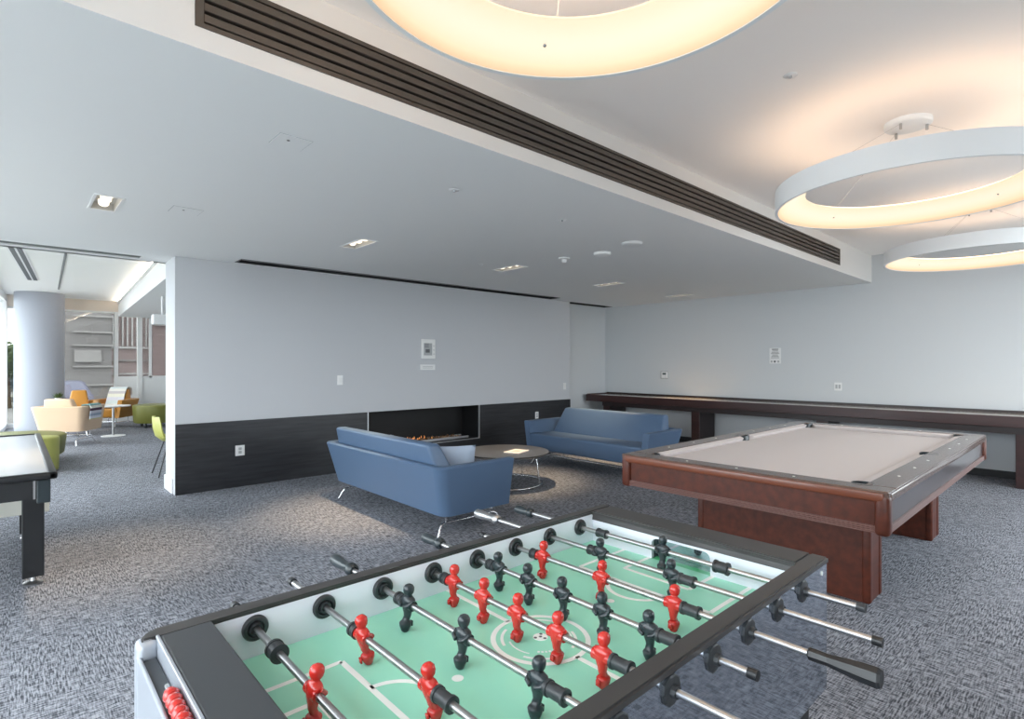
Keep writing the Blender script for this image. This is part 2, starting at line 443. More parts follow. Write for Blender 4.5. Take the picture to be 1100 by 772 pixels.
# window wall to the left of the games room
ys = [YWN + i * (YE - YWN) / 6 for i in range(7)]
fr = [(XL - .1, XL, y - .035, y + .035, 0, ZU if y < YS else ZL + .1) for y in ys]
fr += [(XL - .1, XL, YWN, YE, 0, .1), (XL - .1, XL, YS + .1, YE, ZL - .06, ZL + .14), (XL - .1, XL, YWN, YS + .1, ZU - .08, ZU + .12)]
pn = [(XL - .055, XL - .045, ys[i] + .035, ys[i + 1] - .035, .1, ZU - .08 if ys[i + 1] < YS + .6 else ZL - .06) for i in range(6)]
window(3, fr, pn)

xs = [3.8 + 5.1 * i / 4 for i in range(5)]
fr = [(x - .035, x + .035, YN - .12, YN - .04, .30, 2.75) for x in xs] + [(3.8, 8.9, YN - .12, YN - .04, .30, .36), (3.8, 8.9, YN - .12, YN - .04, 2.69, 2.75)]
window(4, fr, [(xs[i] + .035, xs[i + 1] - .035, YN - .085, YN - .075, .36, 2.69) for i in range(4)])  # unseen window, added to brighten the back wall and high ceiling

g = thing('ceiling_box_fixture', 'small white box hung below the lounge ceiling beside the wall end', 'fixture', (1.93, 11.0, 2.10))
part('fixture_case', box(nb(), 1.78, 2.08, 10.9, 11.1, 2.10, 2.27, .01, 2), 'white', g)
part('stem', cyl(nb(), (1.93, 11.0, 2.27), (1.93, 11.0, ZL), .02, n=14), 'white', g)

g = thing('cove_light', 'thin warm cove light along the edge of the raised lounge ceiling', 'cove light', (1.5, YE, 2.9))
def cov(a, b, z0, z1): return hexa(nb(), [(1.49 - a, YE + .2, z0), (1.49 - b, YE + .2, z0), (1.94 - b, YW - .2, z0), (1.94 - a, YW - .2, z0), (1.49 - a, YE + .2, z1), (1.49 - b, YE + .2, z1), (1.94 - b, YW - .2, z1), (1.94 - a, YW - .2, z1)])
part('light_channel', cov(.05, .0, 2.895, 2.91), 'white', g)
part('light_strip', cov(.045, .01, 2.911, 2.918), mat('cove_glow', (1, .9, .75), .5, emit=((1, .84, .66), 38)), g)

# column
c_ = single('round_column', lathe(nb(), [(0, 0), (.42, 0), (.42, ZLC), (0, ZLC)], .47, 15.65, 48), 'column', 'thick grey blue round column standing in the far lounge by the glazing', 'column', smooth=True)

# ---------------------------------------------------------------- air grilles and slots
g = thing('air_grille', 'long bronze linear air grille set in the face of the bulkhead', 'vent', (GX0, YS, GZ0))
bm = nb(); f = .018
box(bm, GX0, GX1, YS - .004, YS + .02, GZ0, GZ0 + f); box(bm, GX0, GX1, YS - .004, YS + .02, GZ1 - f, GZ1)
box(bm, GX0, GX0 + .03, YS - .004, YS + .02, GZ0 + f, GZ1 - f); box(bm, GX1 - .03, GX1, YS - .004, YS + .02, GZ0 + f, GZ1 - f)
part('grille_frame', bm, 'grille', g)
bm = nb(); nb_ = 4; hh = (GZ1 - GZ0 - 2 * f)
for i in range(nb_):
    z = GZ0 + f + hh * (i + .5) / nb_
    box(bm, GX0 + .03, GX1 - .03, YS - .002, YS + .03, z - .014, z + .016, .002, 1)
part('louvre', bm, 'grille', g)
part('duct_back', box(nb(), GX0, GX1, YS + .05, YS + .06, GZ0, GZ1), 'black', g)

def slot(h, label, blades, cm):
    x0, x1, y0, y1 = h
    g = thing('ceiling_slot_vent', label, 'vent', (x0, y0, ZL))
    bm = nb(); e = .012
    box(bm, x0 - e, x1 + e, y0 - e, y0 + .004, ZL - .004, ZL + .03); box(bm, x0 - e, x1 + e, y1 - .004, y1 + e, ZL - .004, ZL + .03)
    box(bm, x0 - e, x0 + .004, y0, y1, ZL - .004, ZL + .03); box(bm, x1 - .004, x1 + e, y0, y1, ZL - .004, ZL + .03)
    part('vent_frame', bm, cm, g)
    part('duct', box(nb(), x0, x1, y0, y1, ZL + .09, ZL + .14), 'black', g)
    bm = nb()
    if blades:
        for k in range(1, 3): box(bm, x0, x1, y0 + (y1 - y0) * k / 3 - .006, y0 + (y1 - y0) * k / 3 + .006, ZL, ZL + .03)
        n = int((x1 - x0) / .15)
        for k in range(n):
            x = x0 + (x1 - x0) * (k + .5) / n
            hexa(bm, [(x - .045, y0 + .01, ZL + .035), (x + .045, y0 + .01, ZL + .035), (x + .075, y1 - .01, ZL + .035), (x - .015, y1 - .01, ZL + .035),
                      (x - .045, y0 + .01, ZL + .04), (x + .045, y0 + .01, ZL + .04), (x + .075, y1 - .01, ZL + .04), (x - .015, y1 - .01, ZL + .04)])
        part('blade', bm, 'grey_slat', g)
    else:
        box(bm, x0, x1, (y0 + y1) / 2 - .004, (y0 + y1) / 2 + .004, ZL + .02, ZL + .07)
        part('blade', bm, 'black', g)
slot(SL1, 'long black slot vent in the ceiling along the fireplace wall', False, 'blackm')
slot(SL2, 'short black slot vent in the ceiling over the recess by the back corner', False, 'blackm')
slot(SL3, 'slot vent with grey slats in the ceiling at the opening to the lounge', True, 'white')
# pair of slots in the lounge ceiling
def lslot(x0, y0, x1, y1, w, label):
    g = thing('ceiling_slot_vent', label, 'vent', (x0, y0, ZLC))
    def strip(a, b, z0, z1):
        return hexa(nb(), [(x0 + a, y0, z0), (x0 + b, y0, z0), (x1 + b, y1, z0), (x1 + a, y1, z0), (x0 + a, y0, z1), (x0 + b, y0, z1), (x1 + b, y1, z1), (x1 + a, y1, z1)])
    part('vent_frame', strip(-w, w, ZLC - .008, ZLC), 'white', g)
    part('slot_gap', strip(-w * .75, -w * .15, ZLC - .012, ZLC - .008), 'rubber', g)
    part('slot_gap', strip(w * .15, w * .75, ZLC - .012, ZLC - .008), 'rubber', g)
lslot(-.10, YE + .3, .30, 13.2, .09, 'narrow dark slot vent running along the lounge ceiling by the glazing')
struct('trim_3', hexa(nb(), [(.47, YE, ZLC - .012), (.50, YE, ZLC - .012), (.74, 14.5, ZLC - .012), (.71, 14.5, ZLC - .012), (.47, YE, ZLC), (.50, YE, ZLC), (.74, 14.5, ZLC), (.71, 14.5, ZLC)]), 'grey_slat')

# ---------------------------------------------------------------- downlights
DN = ['recessed rectangular downlight nearest the lounge opening, the leftmost', 'recessed rectangular downlight over the left end of the fireplace', 'recessed rectangular downlight over the coffee table', 'recessed rectangular downlight over the far blue sofa', 'recessed rectangular downlight closest to the back wall']
def downlight():
    g = thing('downlight', DN[0], 'ceiling light', (0, 0, 0), 0, 'rectangular downlights in the low ceiling')
    bm = nb(); a, b, e = DW, DD, .014
    box(bm, -a - e, a + e, -b - e, -b + .003, -.005, 0); box(bm, -a - e, a + e, b - .003, b + e, -.005, 0)
    box(bm, -a - e, -a + .003, -b, b, -.005, 0); box(bm, a - .003, a + e, -b, b, -.005, 0)
    part('trim_frame', bm, 'white', g)
    bm = nb()
    box(bm, -a, a, -b, -b + .004, 0, .05); box(bm, -a, a, b - .004, b, 0, .05)
    box(bm, -a, -a + .004, -b, b, 0, .05); box(bm, a - .004, a, -b, b, 0, .05); box(bm, -a, a, -b, b, .05, .055)
    part('recess_can', bm, mat('grey_can', (.45, .44, .42), .4), g)
    for k in (-1, 0, 1):
        part('bulb', lathe(nb(), [(0, .006), (.020, .008), (.032, .018), (.036, .05), (0, .05)], 0, k * .13, 16), 'bulb', g, True)
    return g
g0 = downlight()
for i, x in enumerate(DX):
    g = g0 if i == 0 else copy_tree(g0)
    g.location = (x, DY, ZL); g['label'] = DN[i]
    l = bpy.data.lights.new('downlight_beam', 'SPOT'); l.energy = 170; l.color = (1, .74, .46); l.spot_size = math.radians(52); l.spot_blend = 1.0; l.shadow_soft_size = .04
    o = bpy.data.objects.new('downlight_beam', l); COL.objects.link(o); o.parent = g; o.location = (0, 0, -.002)

# ceiling bits
def panel(x, y, s, label):
    g = thing('access_panel', label, 'ceiling panel', (x, y, ZL))
    bm = nb(); box(bm, x - s, x + s, y - s, y + s, ZL - .0015, ZL); part('panel_edge', bm, 'inkl', g)
    bm = nb(); box(bm, x - s + .003, x + s - .003, y - s + .003, y + s - .003, ZL - .003, ZL - .0005); part('panel_face', bm, 'ceil', g)
    part('latch', lathe(nb(), [(0, ZL - .005), (.008, ZL - .005), (.008, ZL), (0, ZL)], x - .02, y - .02, 12), 'ink', g)
panel(.984, 4.74, .10, 'flush square access panel beside the leftmost downlight')
panel(1.086, 2.90, .085, 'flush square access panel near the bulkhead edge')
def disc(prof, x, y, z, name, label, cat, m='white'):
    return single(name, lathe(nb(), [(r, z + h) for r, h in prof], x, y, 32), m, label, cat, smooth=True)
disc([(0, -.055), (.018, -.055), (.026, -.042), (.026, -.018), (.06, -.012), (.062, 0), (0, 0)], 4.486, 4.031, ZL, 'smoke_detector', 'small white smoke detector with a stepped nose, left of the ceiling discs', 'smoke detector')
disc([(0, -.036), (.065, -.034), (.088, -.024), (.09, 0), (0, 0)], 4.575, 3.574, ZL, 'ceiling_speaker', 'white domed ceiling disc between the detector and the slim disc', 'ceiling disc')
d_ = disc([(0, -.020), (.085, -.020), (.098, -.012), (.10, 0), (0, 0)], 4.417, 3.091, ZL, 'ceiling_disc', 'slim white ceiling disc nearest the bulkhead', 'ceiling disc')
for x, y, z, lb in [(2.192, 2.956, ZL, 'tiny sprinkler cover in the low ceiling near the bulkhead, the nearer of two'), (3.288, 2.975, ZL, 'tiny sprinkler cover in the low ceiling near the bulkhead, the farther of two'), (4.065, 4.952, ZL, 'tiny round cover beside the downlight over the coffee table'), (3.1, 1.15, ZU, 'thin round cover in the high ceiling beside the pendant ring')]:
    g = thing('sprinkler_cover', lb, 'sprinkler', (x, y, z))
    part('cover_plate', lathe(nb(), [(0, z - .004), (.032, z - .004), (.036, z), (0, z)], x, y, 20), 'white', g, True)
    part('sprinkler_tip', lathe(nb(), [(0, z - .014), (.006, z - .014), (.008, z - .004), (0, z - .004)], x, y, 10), 'inkl', g)

# ---------------------------------------------------------------- ring pendants
def ring(cx, cy, R, zb, h, label):
    g = thing('ring_pendant_light', label, 'pendant light', (cx, cy, zb), 0, 'white ring pendants under the high ceiling')
    zt = zb + h; w = .19
    part('ring_housing', lathe(nb(), [(R, zb), (R, zt), (R - .012, zt), (R - .012, zb + .012), (R - .018, zb)], cx, cy, 128, True), 'ring_w', g, True)
    # glowing inner trough, curving in and up from the lower lip
    prof = []
    for k in range(9):
        t_ = k / 8; prof.append((R - .018 - (w - .018) * t_, zb + .004 + (h - .035) * (t_ ** .75)))
    back = [(r + .006, z + .010) for r, z in prof[::-1]]
    part('diffuser', lathe(nb(), prof + back, cx, cy, 128, True), 'glow', g, True)
    part('uplight', lathe(nb(), [(R - .03, zt - .012), (R - .165, zt - .012), (R - .165, zt - .018), (R - .03, zt - .018)], cx, cy, 128, True), 'glowtop1' if cx < 2 else 'glowtop', g, True)
    part('canopy', lathe(nb(), [(0, ZU - .035), (.12, ZU - .035), (.13, ZU - .025), (.13, ZU), (0, ZU)], cx, cy, 40), 'ring_w', g, True)
    for k in range(3):
        a = math.radians(50 + 120 * k)
        p0 = (cx + .10 * math.cos(a), cy + .10 * math.sin(a), ZU - .035); p1 = (cx + (R - .02) * math.cos(a), cy + (R - .02) * math.sin(a), zt)
        cb = part('cable', tube(nb(), [p0, p1], .0009, 6), 'steel', g)
        q = Vector(p0); part('cable_grip', cyl(nb(), q + Vector((0, 0, .002)), q - Vector((0, 0, .035)), .008, n=12), 'steel', g)
    for k in range(4):
        a = math.radians(55 + 90 * k); r = R - .018 - (w - .018) * .5; z = zb + .004 + (h - .035) * (.5 ** .75)
        part('screw', cyl(nb(), (cx + r * math.cos(a), cy + r * math.sin(a), z + .002), (cx + (r - .002) * math.cos(a), cy + (r - .002) * math.sin(a), z - .004), .006, n=10), 'inkl', g)
    return g
ring(1.07, .89, .64, 2.47, .14, 'glowing white ring pendant nearest the camera, over the foosball table')
ring(4.25, .86, .77, 2.475, .14, 'white ring pendant hanging over the near part of the pool table, lit inside')
ring(7.03, .85, .77, 2.46, .13, 'farthest white ring pendant, hanging close to the back wall')

# ---------------------------------------------------------------- fireplace
g = thing('fireplace', 'long black recessed linear fireplace with steel trim in the dark panelling', 'fireplace', (4.56, YF, FZ0))
bm = nb(); y1 = 7.235
box(bm, FX0, FX1, y1, y1 + .004, FZ0, FZ1); box(bm, FX0, FX0 + .004, YF, y1, FZ0, FZ1); box(bm, FX1 - .004, FX1, YF, y1, FZ0, FZ1)
box(bm, FX0, FX1, YF, y1, FZ1 - .004, FZ1); box(bm, FX0, FX1, YF, y1, FZ0, FZ0 + .004)
part('firebox', bm, 'black', g)
bm = nb(); q = .012
box(bm, FX0 - q, FX0, YF - .022, YF + .02, FZ0 - q, FZ1); box(bm, FX1, FX1 + q, YF - .022, YF + .02, FZ0 - q, FZ1)
box(bm, FX0 - q, FX1 + q, YF - .022, YF + .02, FZ0 - q, FZ0)
part('steel_frame', bm, 'trimsteel', g)
bm = nb(); box(bm, FX0 + .12, FX1 - .12, YF + .10, YF + .115, FZ0 + .004, FZ0 + .035); box(bm, FX0 + .12, FX1 - .12, YF + .30, YF + .315, FZ0 + .004, FZ0 + .035)
part('burner_rail', bm, 'trimsteel', g)
bm = nb()
for k in range(150):
    r = bmesh.ops.create_icosphere(bm, subdivisions=1, radius=random.uniform(.014, .03))
    bmesh.ops.translate(bm, vec=(random.uniform(FX0 + .16, FX1 - .25), YF + random.uniform(.13, .28), FZ0 + .02 + random.uniform(0, .02)), verts=r['verts'])
o = part('fire_glass', bm, 'stone', g); o['kind'] = 'stuff'
bm = nb()
for k in range(34):
    x = random.uniform(FX0 + .35, FX0 + 1.15); y = YF + random.uniform(.15, .26); h_ = random.uniform(.012, .045)
    lathe(bm, [(0, FZ0 + .04), (.010, FZ0 + .05), (.008, FZ0 + .05 + h_ * .4), (0, FZ0 + .05 + h_)], x, y, 6)
o = part('flames', bm, 'flame', g); o['kind'] = 'stuff'

# ---------------------------------------------------------------- wall fittings
def plate_y(name, x, z, w, h, label, cat, kind):
    y = YF if z > ZW else YF - .018
    g = thing(name, label, cat, (x, y, z - h / 2))
    part('cover_plate', box(nb(), x - w / 2, x + w / 2, y - .007, y, z - h / 2, z + h / 2, .002, 1), 'white', g)
    if kind == 'rocker': part('rocker', box(nb(), x - .017, x + .017, y - .011, y - .006, z - .033, z + .033, .002, 1), 'whitem', g)
    if kind == 'outlet':
        for s in (-1, 1):
            part('socket', box(nb(), x - .017, x + .017, y - .009, y - .006, z + s * .02 - .015, z + s * .02 + .015, .003, 1), 'inkl', g)
    return g
plate_y('light_switch', ony_x := 3.19, 1.21, .078, .125, 'white rocker switch on the fireplace wall left of the fire controls', 'light switch', 'rocker')
plate_y('light_switch', 7.59, 1.01, .078, .125, 'white rocker switch at the far right end of the fireplace wall', 'light switch', 'rocker')
plate_y('power_outlet', 1.96, .42, .10, .12, 'white power outlet on the dark panelling near the wall end', 'power outlet', 'outlet')
plate_y('power_outlet', 6.84, .52, .078, .12, 'white power outlet on the dark panelling behind the far sofa arm', 'power outlet', 'outlet')
# fire control box
g = thing('control_panel', 'white framed control panel mounted high on the fireplace wall', 'control panel', (4.56, YF, 1.48))
x0, x1, z0, z1 = 4.445, 4.68, 1.50, 1.79
part('panel_case', box(nb(), x0, x1, YF - .03, YF, z0, z1, .004), 'whitem', g)
part('display', box(nb(), x0 + .03, x1 - .06, YF - .033, YF - .03, z0 + .05, z1 - .06), 'inkl', g)
part('key_block', box(nb(), x0 + .06, x0 + .13, YF - .036, YF - .033, z0 + .09, z0 + .14), 'ink', g)
bm = nb()
for k in range(5): box(bm, x0 + .04, x0 + .12 - .01 * (k % 2), YF - .035, YF - .033, z0 + .165 + k * .013, z0 + .170 + k * .013)
part('printed_text', bm, 'ink', g)
bm = nb()
for k in range(3): cyl(bm, (x1 - .03, YF - .034, z0 + .07 + k * .06), (x1 - .03, YF - .03, z0 + .07 + k * .06), .008, n=12)
part('button', bm, 'inkl', g)
g = thing('name_plate', 'small white plate mounted just below the control panel', 'wall plate', (4.56, YF, 1.32))
part('cover_plate', box(nb(), 4.43, 4.69, YF - .01, YF, 1.335, 1.415, .003), 'white', g)
bm = nb()
for k in range(2): box(bm, 4.47, 4.65, YF - .0115, YF - .01, 1.36 + k * .02, 1.366 + k * .02)
part('printed_text', bm, 'inkl', g)
# back wall
def bx_(y, z, w, h, d=.01): return box(nb(), XB - d, XB, y - w / 2, y + w / 2, z - h / 2, z + h / 2, .002, 1)
g = thing('thermostat', 'white thermostat with a small dark screen on the back wall above the long table', 'thermostat', (XB, 5.62, 1.15))
part('backing_plate', bx_(5.64, 1.215, .16, .15, .008), 'inkl', g)
part('thermostat_case', box(nb(), XB - .028, XB - .008, 5.565, 5.69, 1.155, 1.275, .005), 'white', g)
part('screen', box(nb(), XB - .030, XB - .028, 5.59, 5.665, 1.22, 1.255), 'lcd', g)
g = thing('notice_sign', 'white notice sign with grey lines of print in the middle of the back wall', 'sign', (XB, 3.6, 1.43))
part('sign_plate', box(nb(), XB - .006, XB, 3.52, 3.70, 1.50, 1.68, .002), 'white', g)
bm = nb()
for k in range(6):
    w = .13 - .02 * (k % 3); box(bm, XB - .0075, XB - .006, 3.61 - w / 2, 3.61 + w / 2, 1.52 + k * .022, 1.528 + k * .022)
box(bm, XB - .0075, XB - .006, 3.56, 3.66, 1.652, 1.667)
part('printed_text', bm, 'ink', g)
g = thing('notice_sign', 'small white plate with two dark round symbols directly below the notice sign', 'sign', (XB, 3.6, 1.42))
part('sign_plate', box(nb(), XB - .006, XB, 3.52, 3.70, 1.43, 1.495, .002), 'white', g)
for y in (3.56, 3.615, 3.665): part('symbol', cyl(nb(), (XB - .0075, y, 1.462), (XB - .006, y, 1.462), .017, n=16), 'ink' if abs(y - 3.615) < .01 else 'inkl', g)
g = thing('light_switch', 'white double switch on the back wall above the long table', 'light switch', (XB, 2.7, 1.02))
part('cover_plate', bx_(2.70, 1.085, .10, .12, .007), 'white', g)
for y in (2.68, 2.72): part('rocker', box(nb(), XB - .011, XB - .007, y - .014, y + .014, 1.055, 1.115), 'inkl', g)

# ---------------------------------------------------------------- sofas
def sofa(W, label, cat, D=.70, m='sofa', legs=True, cush_h=.765, arm=.60, z0=.185):
    """local space, faces +x, origin under the middle of the back edge."""
    g = local(thing('sofa' if W > 1.2 else 'armchair', label, cat, (0, 0, 0)))
    h = W / 2; fl = .065; t_ = .085; b = .10
    # one wrap-around shell: plan outline offset at bottom and top, open at the front
    def outline(k, inner):
        o = fl * k; bk = -b * k; e = t_ if inner else 0
        X0 = bk + e; Y0 = h - .055 + o - e; XF = D
        pts = [(XF, -Y0)]
        rr = .09 - (e * .6)
        for j in range(7):
            a = -PI / 2 - j * PI / 12; pts.append((X0 + rr + rr * math.cos(a), -Y0 + rr + rr * math.sin(a)))
        for j in range(7):
            a = PI - j * PI / 12; pts.append((X0 + rr + rr * math.cos(a), Y0 - rr + rr * math.sin(a)))
        pts.append((XF, Y0)); return pts
    bm = nb(); n = None; R_ = []
    for inner, zs in ((False, [(0, z0), (.5, (z0 + arm) / 2), (1, arm - .012), (1.0, arm)]), (True, [(1, arm), (1, arm - .012), (.5, (z0 + arm) / 2), (0, z0)])):
        for k, z in zs:
            sh = .012 if z == arm else 0
            P_ = outline(k, inner)
            if sh:
                q = outline(k, not inner); P_ = [(x + (a - x) * .14, y + (c - y) * .14) for (x, y), (a, c) in zip(P_, q)]
            R_.append([bm.verts.new((x, y, z)) for x, y in P_])
    n = len(R_[0])
    for A, B in zip(R_, R_[1:] + [R_[0]]):
        for k in range(n - 1): bm.faces.new((A[k], A[k + 1], B[k + 1], B[k]))
    bm.faces.new([r[0] for r in R_]); bm.faces.new([r[-1] for r in R_][::-1])
    part('shell', bm, m, g, True)
    part('seat', hexa(nb(), [(.02, -h + .10, z0 + .01), (D - .02, -h + .10, z0 + .01), (D - .02, h - .10, z0 + .01), (.02, h - .10, z0 + .01),
        (-.01, -h + .085, .41), (D + .03, -h + .085, .43), (D + .03, h - .085, .43), (-.01, h - .085, .41)], .03, 3), m, g, True)
    part('back_cushion', hexa(nb(), [(.03, -h + .12, .40), (.24, -h + .12, .40), (.24, h - .12, .40), (.03, h - .12, .40),
        (-.07, -h + .20, cush_h), (.055, -h + .20, cush_h), (.055, h - .20, cush_h), (-.07, h - .20, cush_h)], .028, 3), m, g, True)
    if legs:
        for s in (-1, 1):
            y = s * (h - .17)
            part('leg_frame', tube(nb(), round_path([(.0, y + s * .03, 0), (.05, y, .105), (D - .07, y, .105), (D - .0, y + s * .03, 0)], .035), .010, 10), 'chrome', g, True)
            for xx in (.10, D - .12): part('strut', tube(nb(), [(xx, y, .105), (xx, y, z0 + .02)], .009, 8), 'chrome', g, True)
        part('front_rail', tube(nb(), [(D - .08, -h + .17, .135), (D - .08, h - .17, .135)], .011, 10), 'chrome', g, True)
    return g
s1 = sofa(2.10, 'blue vinyl sofa seen from behind, standing left of the coffee table', 'sofa')
s1.location = (2.56, 4.58, 0)
s2 = copy_tree(s1); s2['label'] = 'blue vinyl sofa seen from the front, right of the coffee table before the long table'
s2.location = (6.22, 4.68, 0); s2.rotation_euler = (0, 0, PI)
for s in (s1, s2): s['group'] = 'pair of blue sofas around the coffee table'
def pillow(name, W, D_, T, m, label):
    bm = nb(); n = 10
    def P_(i, j, s):
        u, v = i / n * 2 - 1, j / n * 2 - 1
        e = (1 - abs(u) ** 3) * (1 - abs(v) ** 3); k = 1 - .06 * (1 - abs(u * v))
        return (s * T / 2 * e ** .5, u * W / 2 * (1 - .05 * (1 - v * v)), v * D_ / 2 * (1 - .05 * (1 - u * u)))
    V = {}
    for s in (-1, 1):
        for i in range(n + 1):
            for j in range(n + 1):
                if s == 1 and (i in (0, n) or j in (0, n)): V[s, i, j] = V[-1, i, j]; continue
                V[s, i, j] = bm.verts.new(P_(i, j, s))
    for s in (-1, 1):
        for i in range(n):
            for j in range(n): bm.faces.new([V[s, i, j], V[s, i + 1, j], V[s, i + 1, j + 1], V[s, i, j + 1]])
    return single(name, bm, m, label, 'pillow', smooth=True, loc=(0, 0, -D_ / 2))
p = pillow('throw_pillow', .36, .27, .11, 'pillow', 'pale blue throw pillow leaning inside the near arm of the left sofa')
p.location = (2.90, 3.90, .437); p.rotation_euler = (math.radians(0), math.radians(-8), math.radians(62))

# ---------------------------------------------------------------- coffee table
tx, ty = 4.37, 4.86
g = thing('coffee_table', 'round dark coffee table on curved steel legs between the two blue sofas', 'coffee table', (tx, ty, 0))
part('tabletop', lathe(nb(), [(0, .355), (.48, .355), (.515, .368), (.515, .382), (0, .382)], tx, ty, 72), 'bronze', g, True)
for k in range(4):
    a = math.radians(20 + 90 * k); c, s = math.cos(a), math.sin(a)
    part('leg', tube(nb(), round_path([(tx + .16 * c, ty + .16 * s, .352), (tx + .40 * c, ty + .40 * s, .345), (tx + .44 * c, ty + .44 * s, .012)], .06, 8), .0085, 8), 'chrome', g, True)
part('base_ring', tube(nb(), [(tx + .44 * math.cos(2 * PI * k / 48), ty + .44 * math.sin(2 * PI * k / 48), .011) for k in range(48)], .009, 8, True), 'chrome', g, True)
g = thing('magazine', 'white folded magazine lying on the round coffee table', 'magazine', (4.42, 4.72, .382))
bm = nb(); box(bm, 4.26, 4.54, 4.62, 4.81, .382, .394, .002, 1); part('pages', bm, 'paper', g)
part('cover_picture', box(nb(), 4.34, 4.46, 4.67, 4.76, .394, .3955), 'coral', g)
g.rotation_euler = (0, 0, math.radians(18))

# ---------------------------------------------------------------- pool table
PX0, PX1, PY0, PY1 = 3.115, 6.28, .705, 2.265; PZ = .802
g = thing('pool_table', 'mahogany pool table with taupe cloth standing behind the foosball table', 'pool table', ((PX0 + PX1) / 2, (PY0 + PY1) / 2, 0))
RW = .135; CW = .05; CZ = .762
cx0, cx1, cy0, cy1 = PX0 + RW + CW, PX1 - RW - CW, PY0 + RW + CW, PY1 - RW - CW
# slate and cloth
part('cloth_bed', box(nb(), PX0 + RW, PX1 - RW, PY0 + RW, PY1 - RW, CZ - .03, CZ), 'cloth', g)
pk = .062; xm = (PX0 + PX1) / 2
# top rails: four wood frames with the pocket notches left between them
def rail(x0, x1, y0, y1): return box(nb(), x0, x1, y0, y1, PZ - .03, PZ, .006, 2)
for xa in (PX0, PX1 - RW): part('rail_top', box(nb(), xa, xa + RW, PY0, PY1, PZ - .035, PZ, .007, 2), 'woodtop', g)
part('rail_top', box(nb(), PX0 + RW, PX1 - RW, PY0, PY0 + RW, PZ - .035, PZ, .005, 2), 'woodtop', g)
part('rail_top', box(nb(), PX0 + RW, PX1 - RW, PY1 - RW, PY1, PZ - .035, PZ, .005, 2), 'woodtop', g)
# cushions (mitred at the pockets)
def cushion(a, b, inward):
    """a,b plan ends on the rail edge, inward unit vector; mitred."""
    a, b, n = Vector((*a, 0)), Vector((*b, 0)), Vector((*inward, 0)); d = (b - a).normalized()
    A2, B2 = a + n * CW + d * CW * .8, b + n * CW - d * CW * .8
    zt, zl = PZ - .002, PZ - .012
    return hexa(nb(), [(*a.xy, CZ - .005), (*b.xy, CZ - .005), (*(B2 - n * .02).xy, CZ), (*(A2 - n * .02).xy, CZ), (*a.xy, zt), (*b.xy, zt), (*B2.xy, zl), (*A2.xy, zl)], .003, 1)
ix0, ix1, iy0, iy1 = PX0 + RW, PX1 - RW, PY0 + RW, PY1 - RW
for a, b, n in [((ix0, iy0 + pk), (ix0, iy1 - pk), (1, 0)), ((ix1, iy1 - pk), (ix1, iy0 + pk), (-1, 0)),
                ((ix0 + pk, iy0), (xm - pk, iy0), (0, 1)), ((xm + pk, iy0), (ix1 - pk, iy0), (0, 1)),
                ((ix0 + pk, iy1), (xm - pk, iy1), (0, -1)), ((xm + pk, iy1), (ix1 - pk, iy1), (0, -1))]:
    part('cushion', cushion(a, b, n), 'cloth', g)
for x, y in [(ix0 + .012, iy0 + .012), (ix0 + .012, iy1 - .012), (ix1 - .012, iy0 + .012), (ix1 - .012, iy1 - .012), (xm, iy0 - .012), (xm, iy1 + .012)]:
    q = part('pocket', lathe(nb(), [(0, CZ + .001), (.049, CZ + .001), (.050, PZ + .0005), (.054, PZ + .0012), (.056, PZ - .002), (.056, CZ - .04), (0, CZ - .04)], x, y, 28), 'blackp', g, True)
# body: apron panels inset between rounded corner posts
AZ = .588
part('apron_panel', box(nb(), PX0 + .018, PX0 + .05, PY0 + .05, PY1 - .05, AZ + .035, PZ - .05), 'wood', g)
part('apron_panel', box(nb(), PX1 - .05, PX1 - .018, PY0 + .05, PY1 - .05, AZ + .035, PZ - .05), 'wood', g)
part('apron_panel', box(nb(), PX0 + .05, PX1 - .05, PY0 + .018, PY0 + .05, AZ + .035, PZ - .05), 'wood_shade', g)
part('apron_panel', box(nb(), PX0 + .05, PX1 - .05, PY1 - .05, PY1 - .018, AZ + .035, PZ - .05), 'wood_shade', g)
for x0, x1, y0, y1 in [(PX0 - .004, PX0 + .04, PY0 + .02, PY1 - .02), (PX1 - .04, PX1 + .004, PY0 + .02, PY1 - .02)]:
    part('upper_moulding', box(nb(), x0, x1, y0, y1, PZ - .055, PZ - .009, .008, 3), mat('highlit_moulding', (.16, .045, .02), .3, coat=.3), g, True)  # lighter than the panels, with the edge highlight in its colour
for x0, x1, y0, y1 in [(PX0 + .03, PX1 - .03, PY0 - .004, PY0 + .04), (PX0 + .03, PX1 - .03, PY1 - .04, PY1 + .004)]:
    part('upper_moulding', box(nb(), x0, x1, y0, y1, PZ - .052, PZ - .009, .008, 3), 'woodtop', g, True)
bm = nb()
for k in range(4):
    z = AZ + .004 + k * .009
    box(bm, PX0 + .004, PX0 + .05, PY0 + .03, PY1 - .03, z, z + .006, .0015, 1)
    box(bm, PX1 - .05, PX1 - .004, PY0 + .03, PY1 - .03, z, z + .006, .0015, 1)
    box(bm, PX0 + .03, PX1 - .03, PY0 + .004, PY0 + .05, z, z + .006, .0015, 1)
    box(bm, PX0 + .03, PX1 - .03, PY1 - .05, PY1 - .004, z, z + .006, .0015, 1)
part('reeded_moulding', bm, mat('reeded_wood', (.20, .10, .085), .3, coat=.3), g)
part('frame_core', box(nb(), PX0 + .03, PX1 - .03, PY0 + .03, PY1 - .03, AZ + .002, PZ - .055), 'espresso_dark', g)
for x, y in [(PX0 + .03, PY0 + .03), (PX0 + .03, PY1 - .03), (PX1 - .03, PY0 + .03), (PX1 - .03, PY1 - .03)]:
    part('corner_post', box(nb(), x - .034, x + .034, y - .034, y + .034, AZ - .008, PZ - .018, .022, 4), 'wood', g, True)
